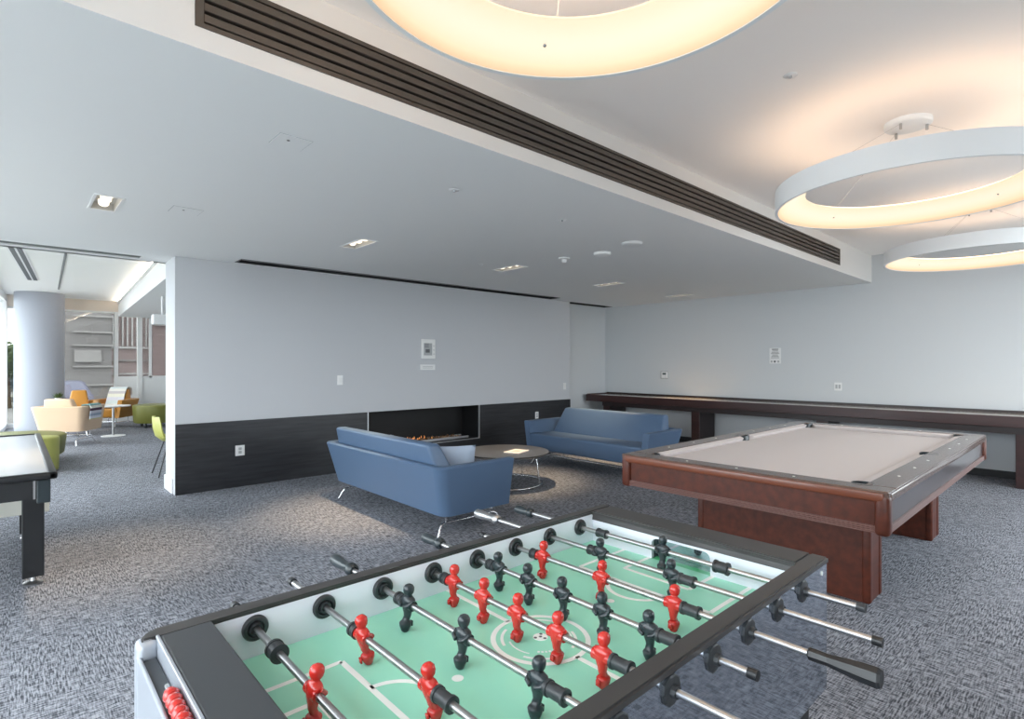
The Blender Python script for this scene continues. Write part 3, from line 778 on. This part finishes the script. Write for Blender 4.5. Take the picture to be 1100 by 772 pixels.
# sights along the rails
for k in range(1, 8):
    if k == 4: continue
    for y in (PY0 + .065, PY1 - .065):
        x = ix0 + (ix1 - ix0) * k / 8
        part('sight', cyl(nb(), (x, y, PZ - .001), (x, y, PZ + .0012), .0075, n=14), 'line', g)
for k in (1, 2, 3):
    for x in (PX0 + .065, PX1 - .065):
        y = iy0 + (iy1 - iy0) * k / 4
        part('sight', cyl(nb(), (x, y, PZ - .001), (x, y, PZ + .0012), .0075, n=14), 'line', g)
# pedestals
for x0, x1 in ((3.735, 3.975), (5.43, 5.68)):
    q = part('pedestal', box(nb(), x0, x1, .942, 2.03, .0, AZ, .006, 2), 'wood', g)
    bm = nb()
    bm.free()
    for y in (.942, 2.03):
        for xx in (x0, x1): subpart('corner_trim', box(nb(), xx - .006 if xx == x0 else xx - .05, xx + .05 if xx == x0 else xx + .006, y - .006 if y < 1 else y - .04, y + .04 if y < 1 else y + .006, 0, AZ - .001, .012, 3), 'wood', q, True)

# ---------------------------------------------------------------- shuffleboard table
SX0, SX1, SY0, SY1 = 8.35, 9.05, -.25, 6.93; SZ = .84
g = thing('shuffleboard_table', 'very long dark wood shuffleboard table running along the back wall', 'shuffleboard table', ((SX0 + SX1) / 2, (SY0 + SY1) / 2, 0))
part('front_rail', box(nb(), SX0, SX0 + .035, SY0, SY1, .70, SZ - .012, .005, 2), 'espresso', g)
part('back_rail', box(nb(), SX1 - .035, SX1, SY0, SY1, .70, SZ + .012, .005, 2), 'espresso_dark', g)
part('end_rail', box(nb(), SX0 + .035, SX1 - .035, SY1 - .035, SY1, .70, SZ, .005, 2), 'espresso', g)
part('end_rail', box(nb(), SX0 + .035, SX1 - .035, SY0, SY0 + .035, .70, SZ, .005, 2), 'espresso', g)
part('gutter', box(nb(), SX0 + .035, SX1 - .035, SY0 + .035, SY1 - .035, .70, .72), 'espresso_dark', g)
part('play_surface', box(nb(), SX0 + .10, SX1 - .10, SY0 + .12, SY1 - .12, .72, SZ - .016, .004, 1), 'maple', g)
part('under_frame', box(nb(), SX0 + .07, SX1 - .07, SY0 + .15, SY1 - .35, .62, .70), 'espresso_dark', g)
for y in (6.52, 4.66, 2.72, .62):
    q = part('leg', box(nb(), SX0 + .13, SX1 - .05, y - .07, y + .07, .0, .62, .006, 2), 'espresso_dark', g)
    subpart('leg_facing', box(nb(), SX0 + .115, SX0 + .135, y - .075, y + .075, 0, .62, .004, 1), 'espresso', q)

# ---------------------------------------------------------------- left game table
g = thing('game_table', 'black framed game table with a satin grey top at the left edge of the room', 'game table', (-.42, 5.2, 0))
TX0, TX1, TY0, TY1 = -1.03, .20, 4.06, 6.45
part('playing_top', box(nb(), TX0 + .03, TX1 - .03, TY0 + .03, TY1 - .03, .775, .797), 'tabtop', g)
bm = nb()
box(bm, TX0, TX1, TY0, TY0 + .045, .765, .805, .012, 3); box(bm, TX0, TX1, TY1 - .045, TY1, .765, .805, .012, 3)
box(bm, TX0, TX0 + .045, TY0, TY1, .765, .805, .012, 3); box(bm, TX1 - .045, TX1, TY0, TY1, .765, .805, .012, 3)
part('rim', bm, 'blackm', g, True)
bm = nb()
box(bm, TX0 + .05, TX1 - .05, TY0 + .05, TY0 + .09, .655, .765); box(bm, TX0 + .05, TX1 - .05, TY1 - .09, TY1 - .05, .655, .765)
box(bm, TX0 + .05, TX0 + .09, TY0 + .05, TY1 - .05, .655, .765); box(bm, TX1 - .09, TX1 - .05, TY0 + .05, TY1 - .05, .655, .765)
part('apron', bm, 'blackm', g)
for x in (TX0 + .06, TX1 - .06):
    for y in (TY0 + .06, TY1 - .06): part('corner_block', box(nb(), x - .03, x + .03, y - .03, y + .03, .63, .765, .005, 2), 'blackp', g)
part('corner_strip', box(nb(), TX1 - .105, TX1 - .095, TY0 + .044, TY0 + .05, .655, .765), 'steel', g)
part('lower_shelf', box(nb(), TX0 + .25, TX1 + .0, 4.95, 6.1, .40, .60, .01, 2), 'cream', g)
for x, y in ((.108, 4.70), (-.93, 4.70), (.108, 5.95), (-.93, 5.95)):
    q = part('leg', box(nb(), x - .055, x + .055, y - .04, y + .04, .05, .66, .006, 2), 'blackm', g)
    subpart('leveller_foot', lathe(nb(), [(0, 0), (.05, 0), (.052, .012), (.018, .022), (.012, .06), (0, .06)], x, y, 20), 'steel', q, True)

# ---------------------------------------------------------------- foosball table
FX_0, FX_1, FY_0, FY_1 = .174, 1.625, .510, 1.262; FZR = .90; FF = .795; RZ = .857
IX0, IX1, IY0, IY1 = .302, 1.522, .547, 1.234
g = thing('foosball_table', 'foosball table with mint green field, red and black players and steel rods', 'foosball table', ((FX_0 + FX_1) / 2, (FY_0 + FY_1) / 2, 0))
# long sides
def side(y0, y1): return box(nb(), .209, FX_1, y0, y1, .545, FZR - .012)
part('side_panel', side(FY_0, IY0), 'sidep', g); part('side_panel', side(IY1, FY_1), 'sidep', g)
part('side_lining', box(nb(), IX0, IX1, IY1 - .003, IY1, FF, FZR - .012), 'inner', g)
part('side_lining', box(nb(), IX0, IX1, IY0, IY0 + .003, FF, FZR - .012), 'inner', g)
part('end_panel', box(nb(), IX1 + .03, FX_1, IY0, IY1, .545, FZR - .012), 'sidep', g)
# far end lining with the goal mouth
gy0, gy1 = .79, .99
bm = nb(); ghs = FF + .066; arc = []
for k in range(7):
    a = k * PI / 12; arc.append((gy1 - .02 + .02 * math.cos(a), ghs - .02 + .02 * math.sin(a)))
arc2 = []
for k in range(7):
    a = PI / 2 + k * PI / 12; arc2.append((gy0 + .02 + .02 * math.cos(a), ghs - .02 + .02 * math.sin(a)))
ZT = FZR - .012
for x0, x1 in ((IX1, IX1 + .012),):
    xprism(bm, [(IY0, FF), (gy0, FF), (gy0, ghs - .02), (gy0, ZT), (IY0, ZT)], x0, x1)
    xprism(bm, [(gy1, FF), (IY1, FF), (IY1, ZT), (gy1, ZT)], x0, x1)
    xprism(bm, arc + arc2 + [(gy0, ZT), (gy1, ZT)], x0, x1)
part('goal_wall', bm, 'inner', g)
bm = nb(); box(bm, IX1 + .012, IX1 + .07, gy0 - .004, gy0, FF - .03, ghs + .01); box(bm, IX1 + .012, IX1 + .07, gy1, gy1 + .004, FF - .03, ghs + .01)
box(bm, IX1 + .07, IX1 + .074, gy0, gy1, FF - .03, ghs + .01); box(bm, IX1 + .012, IX1 + .07, gy0, gy1, ghs + .006, ghs + .01)
part('goal_box', bm, 'blackp', g)
part('goal_floor', box(nb(), IX1, IX1 + .07, gy0, gy1, FF - .02, FF - .001), 'green2', g)
# rim on top of long sides and far end
def rim(poly): 
    bm = prism(nb(), poly, FZR - .014, FZR); bmesh.ops.bevel(bm, geom=[e for e in bm.edges if e.verts[0].co.z > FZR - .001 and e.verts[1].co.z > FZR - .001], offset=.004, segments=2, affect='EDGES'); return bm
def corner(cx, cy, r, a0, k=6): return [(cx + r * math.cos(math.radians(a0 + 90 * j / k)), cy + r * math.sin(math.radians(a0 + 90 * j / k))) for j in range(k + 1)]
part('top_rail', rim([(.182, FY_1 - .034), (.209, FY_1 - .034), (.209, IY1 - .002), (FX_1, IY1 - .002), (FX_1, FY_1 + .004)] + corner(.212, FY_1 - .026, .03, 90)), 'rim', g)
part('top_rail', rim([(.200, FY_0 - .004), (FX_1, FY_0 - .004), (FX_1, IY0 + .002), (.200, IY0 + .002)]), 'rim', g)
part('end_rail', rim([(IX1 - .004, IY0 + .002), (FX_1, IY0 + .002), (FX_1, IY1 - .002), (IX1 - .004, IY1 - .002)]), 'rim', g)
bm = hexa(nb(), [(IX1 - .004, IY0, FZR - .03), (IX1 + .012, IY0, FZR - .03), (IX1 + .012, IY1, FZR - .03), (IX1 - .004, IY1, FZR - .03),
                 (IX1 - .001, IY0, FZR - .013), (IX1 + .012, IY0, FZR - .013), (IX1 + .012, IY1, FZR - .013), (IX1 - .001, IY1, FZR - .013)])
part('rail_lip', bm, 'rim', g)
# near end: wide flat panel, lower ledge, silver corner caps, red score beads
part('end_deck', box(nb(), .211, IX0, IY0, IY1, .78, FZR - .001, .004, 2), 'panelg', g)
part('deck_edge', box(nb(), .205, .211, IY0, IY1, .80, FZR, .001, 1), 'silver', g)
part('end_ledge', box(nb(), .180, .205, FY_0 + .02, FY_1 - .045, .545, .866, .004, 2), 'panelg', g)
part('ledge_frame', box(nb(), .174, .181, FY_0, FY_1 - .02, .545, .872, .003, 2), 'silver', g)
for y0, y1 in ((FY_1 - .045, FY_1 - .004), (FY_0 + .004, FY_0 + .02)):
    part('corner_cap', box(nb(), .173, .21, y0, y1, .545, FZR - .004, .012 if y0 > 1 else .006, 4), 'silver', g, True)
cr = part('score_rail', tube(nb(), [(.192, FY_0 + .03, .884), (.192, 1.06, .884)], .0035, 8), 'steel', g)
for k in range(10):
    y = 1.022 - k * .021
    subpart('score_bead', cyl(cyl(nb(), (.192, y - .0095, .884), (.192, y, .884), .0108, .0126, 20), (.192, y, .884), (.192, y + .0095, .884), .0126, .0108, 20), 'red', cr, True)
# field
part('playfield', box(nb(), IX0, IX1, IY0, IY1, FF - .02, FF), 'mint', g)
bm = nb(); e = .0006; lw = .006
def seg_(x0, y0, x1, y1):
    if abs(x0 - x1) < 1e-6: box(bm, x0 - lw, x0 + lw, min(y0, y1), max(y0, y1), FF, FF + e)
    else: box(bm, min(x0, x1), max(x0, x1), y0 - lw, y0 + lw, FF, FF + e)
def arc_(cx, cy, r, a0, a1, w=lw, n=40):
    a0, a1 = math.radians(a0), math.radians(a1); R1 = []; 
    for k in range(n + 1):
        a = a0 + (a1 - a0) * k / n; c, s = math.cos(a), math.sin(a)
        R1.append([bm.verts.new((cx + (r + q) * c, cy + (r + q) * s, z)) for q, z in ((-w, FF + e), (w, FF + e))])
    for A, B in zip(R1, R1[1:]): bm.faces.new((A[0], A[1], B[1], B[0]))
mx_, my_ = .890, .872
seg_(mx_, IY0, mx_, my_ - .108); seg_(mx_, my_ + .108, mx_, IY1)
arc_(mx_, my_, .108, 0, 360, n=72); arc_(mx_, my_, .088, 200, 260, .0035); arc_(mx_, my_, .088, 10, 75, .0035); arc_(mx_, my_, .088, 110, 160, .0035); arc_(mx_, my_, .080, 285, 340, .0035)
arc_(mx_, my_, .072, 150, 205, .002); arc_(mx_, my_, .072, 320, 380, .002)
for a in range(218, 262, 8): arc_(mx_, my_, .060, a, a + 5, .0032, 3)
for y in (.672, 1.098):
    seg_(1.295, y, IX1, y); seg_(IX0, y - .012, .512, y - .012)
seg_(1.295, .672, 1.295, 1.098); seg_(.512, .66, .512, 1.086)
for y in (.782, .998): seg_(1.385, y, IX1, y); seg_(IX0, y - .01, .42, y - .01)
seg_(1.385, .782, 1.385, .998); seg_(.42, .772, .42, .988)
arc_(1.295, .885, .085, 90, 270); arc_(.512, .875, .085, -90, 90)
arc_(.655, .872, .006, 0, 360, .006, 16); arc_(1.165, .885, .006, 0, 360, .006, 16)
o = part('field_marking', bm, 'line', g)
# centre emblem: a little ball
q = part('centre_ball_print', lathe(nb(), [(0, FF + .0009), (.017, FF + .0009), (.017, FF), (0, FF)], mx_ + .004, my_ + .004, 24), 'line', g)
bm = nb()
for a, r in ((0, 0), (40, .0125), (160, .0125), (280, .0125)):
    lathe(bm, [(0, FF + .0014), (.0042, FF + .0014), (.0042, FF + .0008), (0, FF + .0008)], mx_ + .004 + r * math.cos(math.radians(a)), my_ + .004 + r * math.sin(math.radians(a)), 5)
subpart('ball_patches', bm, 'ink', q)
# rods
def manmesh(d):
    bm = nb()
    S = [(-.0650, .0035, .0045), (-.060, .0085, .0085), (-.050, .0130, .0120), (-.042, .0145, .0130), (-.039, .0120, .0110), (-.037, .0080, .0088), (-.028, .0080, .0085), (-.020, .0092, .0100),
         (-.014, .0110, .0125), (-.006, .0125, .0150), (.002, .0135, .0185), (.009, .0125, .0210), (.014, .0110, .0190), (.0175, .0085, .0110), (.0195, .0072, .0080),
         (.0215, .0085, .0085), (.0255, .0115, .0108), (.0320, .0130, .0118), (.0385, .0125, .0110), (.0435, .0088, .0080), (.0460, .0030, .0030)]
    loft(bm, [(z, hx, hy, d * (.0015 if z > .02 else (.004 if z < -.036 else 0)), 0) for z, hx, hy in S], 14, 2.3)
    cyl(bm, (0, -.0215, 0), (0, .0215, 0), .0118, n=18)
    for s in (-1, 1):   # folded arms on the chest
        tube(bm, [(d * .002, s * .0195, .010), (d * .0125, s * .017, .001), (d * .015, s * .006, -.003)], .0046, 8)
    box(bm, d * -.0125 - .002, d * -.0125 + .002, -.005, .005, -.053, -.041, .001, 1)
    return bm
meshes = {}
RODX = [.385 + .1521 * i for i in range(8)]
MEN = {0: [.922], 1: [1.040, .795], 2: [1.110, .898, .680], 3: [1.138, 1.018, .898, .776, .656], 4: [1.133, 1.016, .896, .774, .651], 5: [1.113, .898, .685], 6: [1.018, .781], 7: [.904]}
TEAM = ['red', 'red', 'black', 'red', 'black', 'red', 'black', 'black']
TILT = [6, -9, 5, 3, -4, 5, -6, 3]
NEAR = [.33, .33, .33, .25, .428, .27, .308, .377]
FAR = [1.375, 1.43, 1.503, 1.348, 1.496, 1.391, 1.603, 1.544]
HANDLE = {(5, 'near'): (.392, 'oct'), (2, 'far'): (1.385, 'grip'), (4, 'far'): (1.40, 'grip'), (6, 'far'): (1.48, 'steel'), (7, 'far'): (1.46, 'grip')}
for i, x in enumerate(RODX):
    q = part('rod', cyl(nb(), (x, NEAR[i], RZ), (x, FAR[i], RZ), .0070, n=20), 'steel', g, True)
    q['label'] = 'steel rod carrying %s players' % TEAM[i] if len(MEN[i]) > 1 else 'steel rod carrying one %s player' % TEAM[i]
    for y in MEN[i]:
        key = TEAM[i] + str(i)
        d = 1 if TEAM[i] == 'red' else -1
        if key not in meshes:
            bm = manmesh(d); bmesh.ops.rotate(bm, cent=(0, 0, 0), matrix=Matrix.Rotation(math.radians(TILT[i]), 3, 'Y'), verts=bm.verts)
            o = obj('player', bm, 'red' if TEAM[i] == 'red' else 'blackp', None, True); meshes[key] = o.data
        else:
            o = bpy.data.objects.new('player', meshes[key]); COL.objects.link(o)
        o.parent = q; off = ORG[g.name]; o.location = (x - off[0], y - off[1], RZ - off[2])
    hi, lo = max(MEN[i]) + .0225, min(MEN[i]) - .0225
    def bump_(y0, y1, r=.0128):
        bm = nb(); cyl(bm, (x, y0, RZ), (x, y1, RZ), r, n=20); yc = (y0 + y1) / 2
        cyl(bm, (x, min(y0, y1) - .001, RZ), (x, min(y0, y1) + .005, RZ), r + .002, n=20); cyl(bm, (x, max(y0, y1) - .005, RZ), (x, max(y0, y1) + .001, RZ), r + .002, n=20)
        subpart('bumper', bm, 'rubber', q, True)
    if i == 0: bump_(1.085, 1.115, .0165); bump_(.70, .73, .0165)
    elif i == 7: bump_(1.115, 1.150); bump_(.70, .738, .0155)
    else: bump_(hi, hi + .022); bump_(lo - .042, lo)
    # bushings inside and outside each wall
    for yw, s in ((IY1 - .003, -1), (IY0 + .003, 1), (FY_0, -1), (FY_1, 1)):
        def ylathe(prof, n=28):
            bm = lathe(nb(), prof, 0, 0, n); bmesh.ops.rotate(bm, cent=(0, 0, 0), matrix=Matrix.Rotation(-PI / 2 * s, 3, 'X'), verts=bm.verts)
            bmesh.ops.translate(bm, vec=(x, yw, RZ), verts=bm.verts); return bm
        if yw in (FY_0, FY_1): pr = [(.0080, 0), (.0275, 0), (.0275, .004), (.0245, .0055), (.0125, .0065), (.0115, .015), (.0080, .015)]; nn = 10
        else: pr = [(.0085, 0), (.027, 0), (.027, .005), (.0245, .009), (.018, .009), (.0155, .004), (.0135, .004), (.0125, .014), (.0085, .014)]; nn = 28
        subpart('bushing', ylathe(pr, nn), 'rubber', q, nn > 12)
    for endn, ye, s in (('near', NEAR[i], -1), ('far', FAR[i], 1)):
        if (i, endn) in HANDLE:
            y0, kind = HANDLE[(i, endn)]
            if kind == 'oct':
                bm = nb(); L_ = ye - y0
                pr = [(.0095, 0), (.0125, .003), (.0125, .02), (.0118, .035), (.015, .06), (.0185, .09), (.0195, .117), (.0165, .122), (0, .122)]
                lathe(bm, pr, 0, 0, 8); bmesh.ops.rotate(bm, cent=(0, 0, 0), matrix=Matrix.Rotation(PI / 2, 3, 'X'), verts=bm.verts)
                bmesh.ops.translate(bm, vec=(x, y0, RZ), verts=bm.verts)
                o = subpart('handle', bm, 'blackm', q); 
            else:
                L_ = abs(ye - y0)
                pr = [(.010, 0), (.017, .006), (.019, .018), (.014, .026), (.0135, L_ * .45), (.0165, L_ * .8), (.0165, L_), (.0135, L_ + .006), (0, L_ + .006)]
                bm = lathe(nb(), pr, 0, 0, 20); bmesh.ops.rotate(bm, cent=(0, 0, 0), matrix=Matrix.Rotation(-PI / 2 * s, 3, 'X'), verts=bm.verts)
                bmesh.ops.translate(bm, vec=(x, y0, RZ), verts=bm.verts)
                o = subpart('handle', bm, 'blackp' if kind == 'grip' else 'steel', q, True)
        else:
            subpart('end_cap', cyl(nb(), (x, ye - s * .014, RZ), (x, ye + s * .004, RZ), .0098, n=16), 'rubber' if (i + (s > 0)) % 2 else 'blackm', q, True)
# small bolt and legs
part('side_bolt', cyl(nb(), (1.585, FY_0 - .002, .865), (1.585, FY_0, .865), .006, n=14), 'line', g)
for x in (.225, 1.46):
    for y in (FY_0 + .02, FY_1 - .12):
        q = part('leg', box(nb(), x, x + .10, y, y + .10, .03, .545, .008, 2), 'blackm', g)
        subpart('leveller_foot', lathe(nb(), [(0, 0), (.035, 0), (.036, .01), (.014, .02), (.012, .035), (0, .035)], x + .05, y + .05, 20), 'steel', q, True)
part('cabinet_bottom', box(nb(), .215, 1.60, FY_0 + .005, FY_1 - .005, .545, .56), 'blackm', g)

# ---------------------------------------------------------------- lounge furniture
a1 = sofa(.80, 'peach armchair with its back turned, beside the round column in the lounge', 'armchair', D=.60, m='sunlit', cush_h=.82, arm=.69, z0=.25)
a1.location = (.62, 12.2, 0); a1.rotation_euler = (0, 0, math.radians(58))
a2 = sofa(.64, 'mustard armchair facing the window, behind the peach armchair', 'armchair', D=.70, m='orange', cush_h=.88, arm=.66, z0=.25)
a2.location = (1.05, 14.4, 0); a2.rotation_euler = (0, 0, math.radians(262))
a3 = sofa(.76, 'mustard armchair with a pastel throw, nearest the olive ottoman', 'armchair', D=.68, m='orange', cush_h=.84, arm=.62, z0=.22)
a3.location = (1.90, 15.6, 0); a3.rotation_euler = (0, 0, math.radians(235))
# throws
def strap(pts, w, t_, m, label, yaw, loc, group=None):
    """a folded blanket following a path in the local xz plane, w wide on y."""
    bm = nb(); P_ = [Vector((x, 0, z)) for x, z in pts]; up = []; 
    for i, p in enumerate(P_):
        d = (P_[min(i + 1, len(P_) - 1)] - P_[max(i - 1, 0)]).normalized(); n = Vector((-d.z, 0, d.x))
        up.append([bm.verts.new(p + Vector((0, y, 0)) + n * q) for y, q in ((-w / 2, 0), (w / 2, 0), (w / 2, t_), (-w / 2, t_))])
    for A, B in zip(up, up[1:]):
        for k in range(4): bm.faces.new((A[k], A[(k + 1) % 4], B[(k + 1) % 4], B[k]))
    bm.faces.new(up[0][::-1]); bm.faces.new(up[-1])
    o = single('throw_blanket', bm, m, label, 'blanket', loc=(0, 0, 0)); o.location = loc; o.rotation_euler = (0, 0, yaw); return o
strap([(-.075, .52), (-.072, .66), (-.055, .70), (.0, .706), (.05, .70), (.068, .66), (.045, .45)], .34, .018, 'throw', 'striped throw blanket draped over the arm of the peach armchair', math.radians(-32), (1.065, 12.225, 0))
strap([(-.125, .70), (-.115, .845), (-.08, .868), (.06, .868), (.085, .84), (.155, .72), (.25, .50), (.29, .445), (.60, .45)], .36, .02, 'throw2', 'pastel throw blanket laid over the back and seat of a mustard armchair', math.radians(235), (1.90, 15.6, 0))
# round side tables
def side_table(x, y, h, r, label, m='whitem'):
    g = thing('side_table', label, 'side table', (x, y, 0))
    part('tabletop', lathe(nb(), [(0, h - .02), (r - .01, h - .02), (r, h - .01), (r, h), (0, h)], x, y, 40), m, g, True)
    part('stem', lathe(nb(), [(0, .012), (.02, .012), (.02, h - .02), (0, h - .02)], x, y, 16), 'steel', g, True)
    part('base', lathe(nb(), [(0, 0), (r * .7, 0), (r * .7, .008), (.03, .016), (0, .016)], x, y, 40), 'whitem', g, True)
side_table(1.50, 13.3, .60, .29, 'white round pedestal side table in front of the mustard armchairs')
side_table(.74, 14.8, .62, .16, 'white round side table holding a plant near the column')
# plant on the table
g = thing('potted_plant', 'small green potted plant on the side table beside the column', 'plant', (.74, 14.8, .62))
part('pot', lathe(nb(), [(0, .62), (.05, .62), (.065, .72), (.055, .72), (0, .70)], .74, 14.8, 20), 'pot', g, True)
bm = nb()
for k in range(46):
    a = random.uniform(0, 2 * PI); el = random.uniform(.2, 1.2); L_ = random.uniform(.09, .17); d = Vector((math.cos(a) * math.cos(el), math.sin(a) * math.cos(el), math.sin(el)))
    b_ = Vector((.74, 14.8, .70)); t1 = b_ + d * L_; w = Vector((-math.sin(a), math.cos(a), 0)) * .018; m_ = b_ + d * L_ * .6
    v = [bm.verts.new(p) for p in (b_, m_ + w, t1, m_ - w)]; bm.faces.new(v)
part('foliage', bm, 'leaf', g)
# ottomans
def ottoman(x, y, r, z0, z1, label, m='olive', name='ottoman', n=40):
    g = thing(name, label, 'ottoman', (x, y, 0))
    part('cushion', lathe(nb(), [(0, z0), (r * .93, z0), (r * .96, z0 + .02), (r, z1 - .03), (r * .985, z1 - .008), (r * .95, z1), (0, z1)], x, y, n), m, g, True)
    for k in range(4):
        a = PI / 4 + k * PI / 2
        part('foot', lathe(nb(), [(0, 0), (.028, 0), (.03, .03), (.02, z0), (0, z0)], x + r * .75 * math.cos(a), y + r * .75 * math.sin(a), 14), 'blackp', g, True)
ottoman(2.47, 14.75, .46, .10, .50, 'large round olive ottoman on black feet by the far white wall')
ottoman(-.10, 10.45, .72, .12, .41, 'big olive ottoman behind the grey topped game table', m='olive')
ottoman(.25, 9.5, .24, .02, .46, 'small lime green stool beside the corner of the game table', m='lime', name='stool')
# side chair by the wall end
g = thing('side_chair', 'yellow green shell chair on thin legs, half hidden behind the wall end', 'chair', (1.60, 8.2, 0))
def shell():
    bm = nb(); R_ = []
    prof = [(-.20, .455, .20), (-.10, .425, .225), (.06, .42, .235), (.17, .44, .24), (.235, .50, .235), (.26, .60, .225), (.27, .70, .20), (.272, .755, .15)]
    for x, z, w in prof:
        row = []
        for k in range(-4, 5):
            u = k / 4; row.append(Vector((x - abs(u) ** 2.5 * .05 * (1 if z > .47 else 0), u * w, z + abs(u) ** 3 * .06 * (1 if z < .5 else 0))))
        R_.append(row)
    A = [[bm.verts.new(p) for p in r] for r in R_]
    for a, b in zip(A, A[1:]):
        for k in range(8): bm.faces.new((a[k], a[k + 1], b[k + 1], b[k]))
    bmesh.ops.recalc_face_normals(bm, faces=bm.faces)
    bmesh.ops.solidify(bm, geom=bm.faces[:], thickness=.014)
    bmesh.ops.rotate(bm, cent=(0, 0, 0), matrix=Matrix.Rotation(PI, 3, 'Z'), verts=bm.verts)
    bmesh.ops.translate(bm, vec=(1.60, 8.2, 0), verts=bm.verts); return bm
part('seat_shell', shell(), 'lime', g, True)
for sx, sy in ((-1, -1), (-1, 1), (1, -1), (1, 1)):
    part('leg', tube(nb(), [(1.60 + sx * .12, 8.2 + sy * .12, .425), (1.60 + sx * .24, 8.2 + sy * .21, 0)], .008, 8), 'blackm', g, True)

# ---------------------------------------------------------------- outside
struct('ground', box(nb(), -60, 60, -40, 120, -.5, -.3), 'paving')
def building(x0, x1, y0, y1, h, wall, label, bands=None, z0=-.3):
    g = thing('building', label, 'building', ((x0 + x1) / 2, y0, z0))
    part('wall', box(nb(), x0, x1, y0, y1, z0, h), wall, g)
    for (a, b, c, d, mm, nm) in bands or []:
        part(nm, box(nb(), a, b, y0 - .12, y0, c, d), mm, g)
    return g
Y0 = 26
# positions follow the panes of the far window
bands = [(1.7, 3.0, z, z + .06, 'concl', 'string_course') for z in (.6, 1.3, 2.1, 2.6, 3.2)] + [(1.75, 2.55, 1.5, 1.95, 'concl', 'balcony_front')]
building(1.3, 2.88, Y0, Y0 + 8, 6.5, 'conc', 'grey concrete building with light bands outside the far window', bands)
bands = [(3.0 + k * .16, 3.05 + k * .16, 2.15, 3.4, 'extw', 'fin') for k in range(8)] + [(2.9, 4.3, 2.05, 2.13, 'extw', 'string_course'), (2.9, 4.3, 1.0, 1.06, 'extw', 'string_course'), (2.9, 4.3, 1.55, 1.6, 'concl', 'string_course')]
building(2.95, 4.3, Y0 + 1, Y0 + 8, 6.5, 'pinkw', 'pale pink building with white fins outside the far window', bands)
bands = [(4.35, 8.0, z, z + .08, 'conc', 'string_course') for z in (3.0, 3.3)] + [(5.4, 8, 2.6, 2.95, 'exglass', 'window_band'), (5.4, 8, 2.35, 2.5, 'concl', 'string_course')]
building(4.3, 9.0, Y0 + .5, Y0 + 8, 6.5, 'brick', 'dusky brick building with a glass band outside the far window', bands)
bands = [(-3.4, .6, z, z + .25, 'extw', 'balcony_front') for z in (-.1, .9)] + [(-3.2, .4, .3, .8, 'exglass', 'window_band')]
building(-3.6, .75, 34, 42, 2.2, 'concl', 'low pale building with balconies seen left of the column', bands)
single('garden_planter', box(nb(), .9, 4.2, 19.5, 20.3, -.3, .35, .1, 3), 'conc', 'low grey planter outside the far glazing', 'planter')
g = thing('parked_car', 'lilac car parked outside, glimpsed between the column and the armchairs', 'car', (1.3, 22.5, -.3))
bm = loft(nb(), [(-.12, .62, 1.0, 1.3, 22.5), (.05, .68, 1.1, 1.3, 22.5), (.40, .68, 1.1, 1.3, 22.5), (.48, .62, 1.05, 1.3, 22.5), (.82, .48, .70, 1.3, 22.6), (.88, .40, .62, 1.3, 22.6)], 24, 5)
part('car_body', bm, 'car', g, True)
for x in (.72, 1.88):
    for y in (21.8, 23.2): part('wheel', cyl(nb(), (x - .07, y, .0), (x + .07, y, .0), .30, n=24), 'rubber', g, True)
def tree(x, y, h, r, label):
    g = thing('tree', label, 'tree', (x, y, -.3))
    part('trunk', cyl(nb(), (x, y, -.3), (x, y, h * .6), .14, .08, 12), mat('bark', (.2, .15, .11), .9), g, True)
    bm = nb()
    for k in range(420):
        d = Vector((random.gauss(0, 1), random.gauss(0, 1), random.gauss(0, 1))).normalized() * r * random.uniform(.5, 1)
        p = Vector((x, y, h)) + Vector((d.x, d.y, d.z * .8)); u = Vector((random.gauss(0, 1), random.gauss(0, 1), random.gauss(0, 1))).normalized() * .16; w = u.orthogonal().normalized() * .09
        bm.faces.new([bm.verts.new(q) for q in (p - u, p + w, p + u, p - w)])
    o = part('foliage', bm, 'leaf', g)
tree(-.1, 29, 1.55, .95, 'leafy green tree outside, left of the round column')

# ---------------------------------------------------------------- light
w = bpy.data.worlds.new('sky'); SC.world = w; w.use_nodes = True
nt = w.node_tree; bg = nt.nodes['Background']
bg.inputs[0].default_value = (.90, .95, 1.0, 1); bg.inputs[1].default_value = 8.1
def portal(loc, rot, sx, sy):
    l = bpy.data.lights.new('window_portal', 'AREA'); l.shape = 'RECTANGLE'; l.size = sx; l.size_y = sy
    l.cycles.is_portal = True
    o = bpy.data.objects.new('window_portal', l); COL.objects.link(o); o.location = loc; o.rotation_euler = rot
portal((XL - .15, (YWN + YE) / 2, 1.5), (PI / 2, 0, -PI / 2), YE - YWN, 3.0)
portal((LXL + .15 - .3, (YE + YW) / 2, 1.5), (PI / 2, 0, -PI / 2), YW - YE, 3.0)
portal((6.35, YN - .3, 1.5), (PI / 2, 0, 0), 5.1, 2.6)
portal((2.1, YW + .2, 1.5), (PI / 2, 0, PI), 5.4, 2.8)
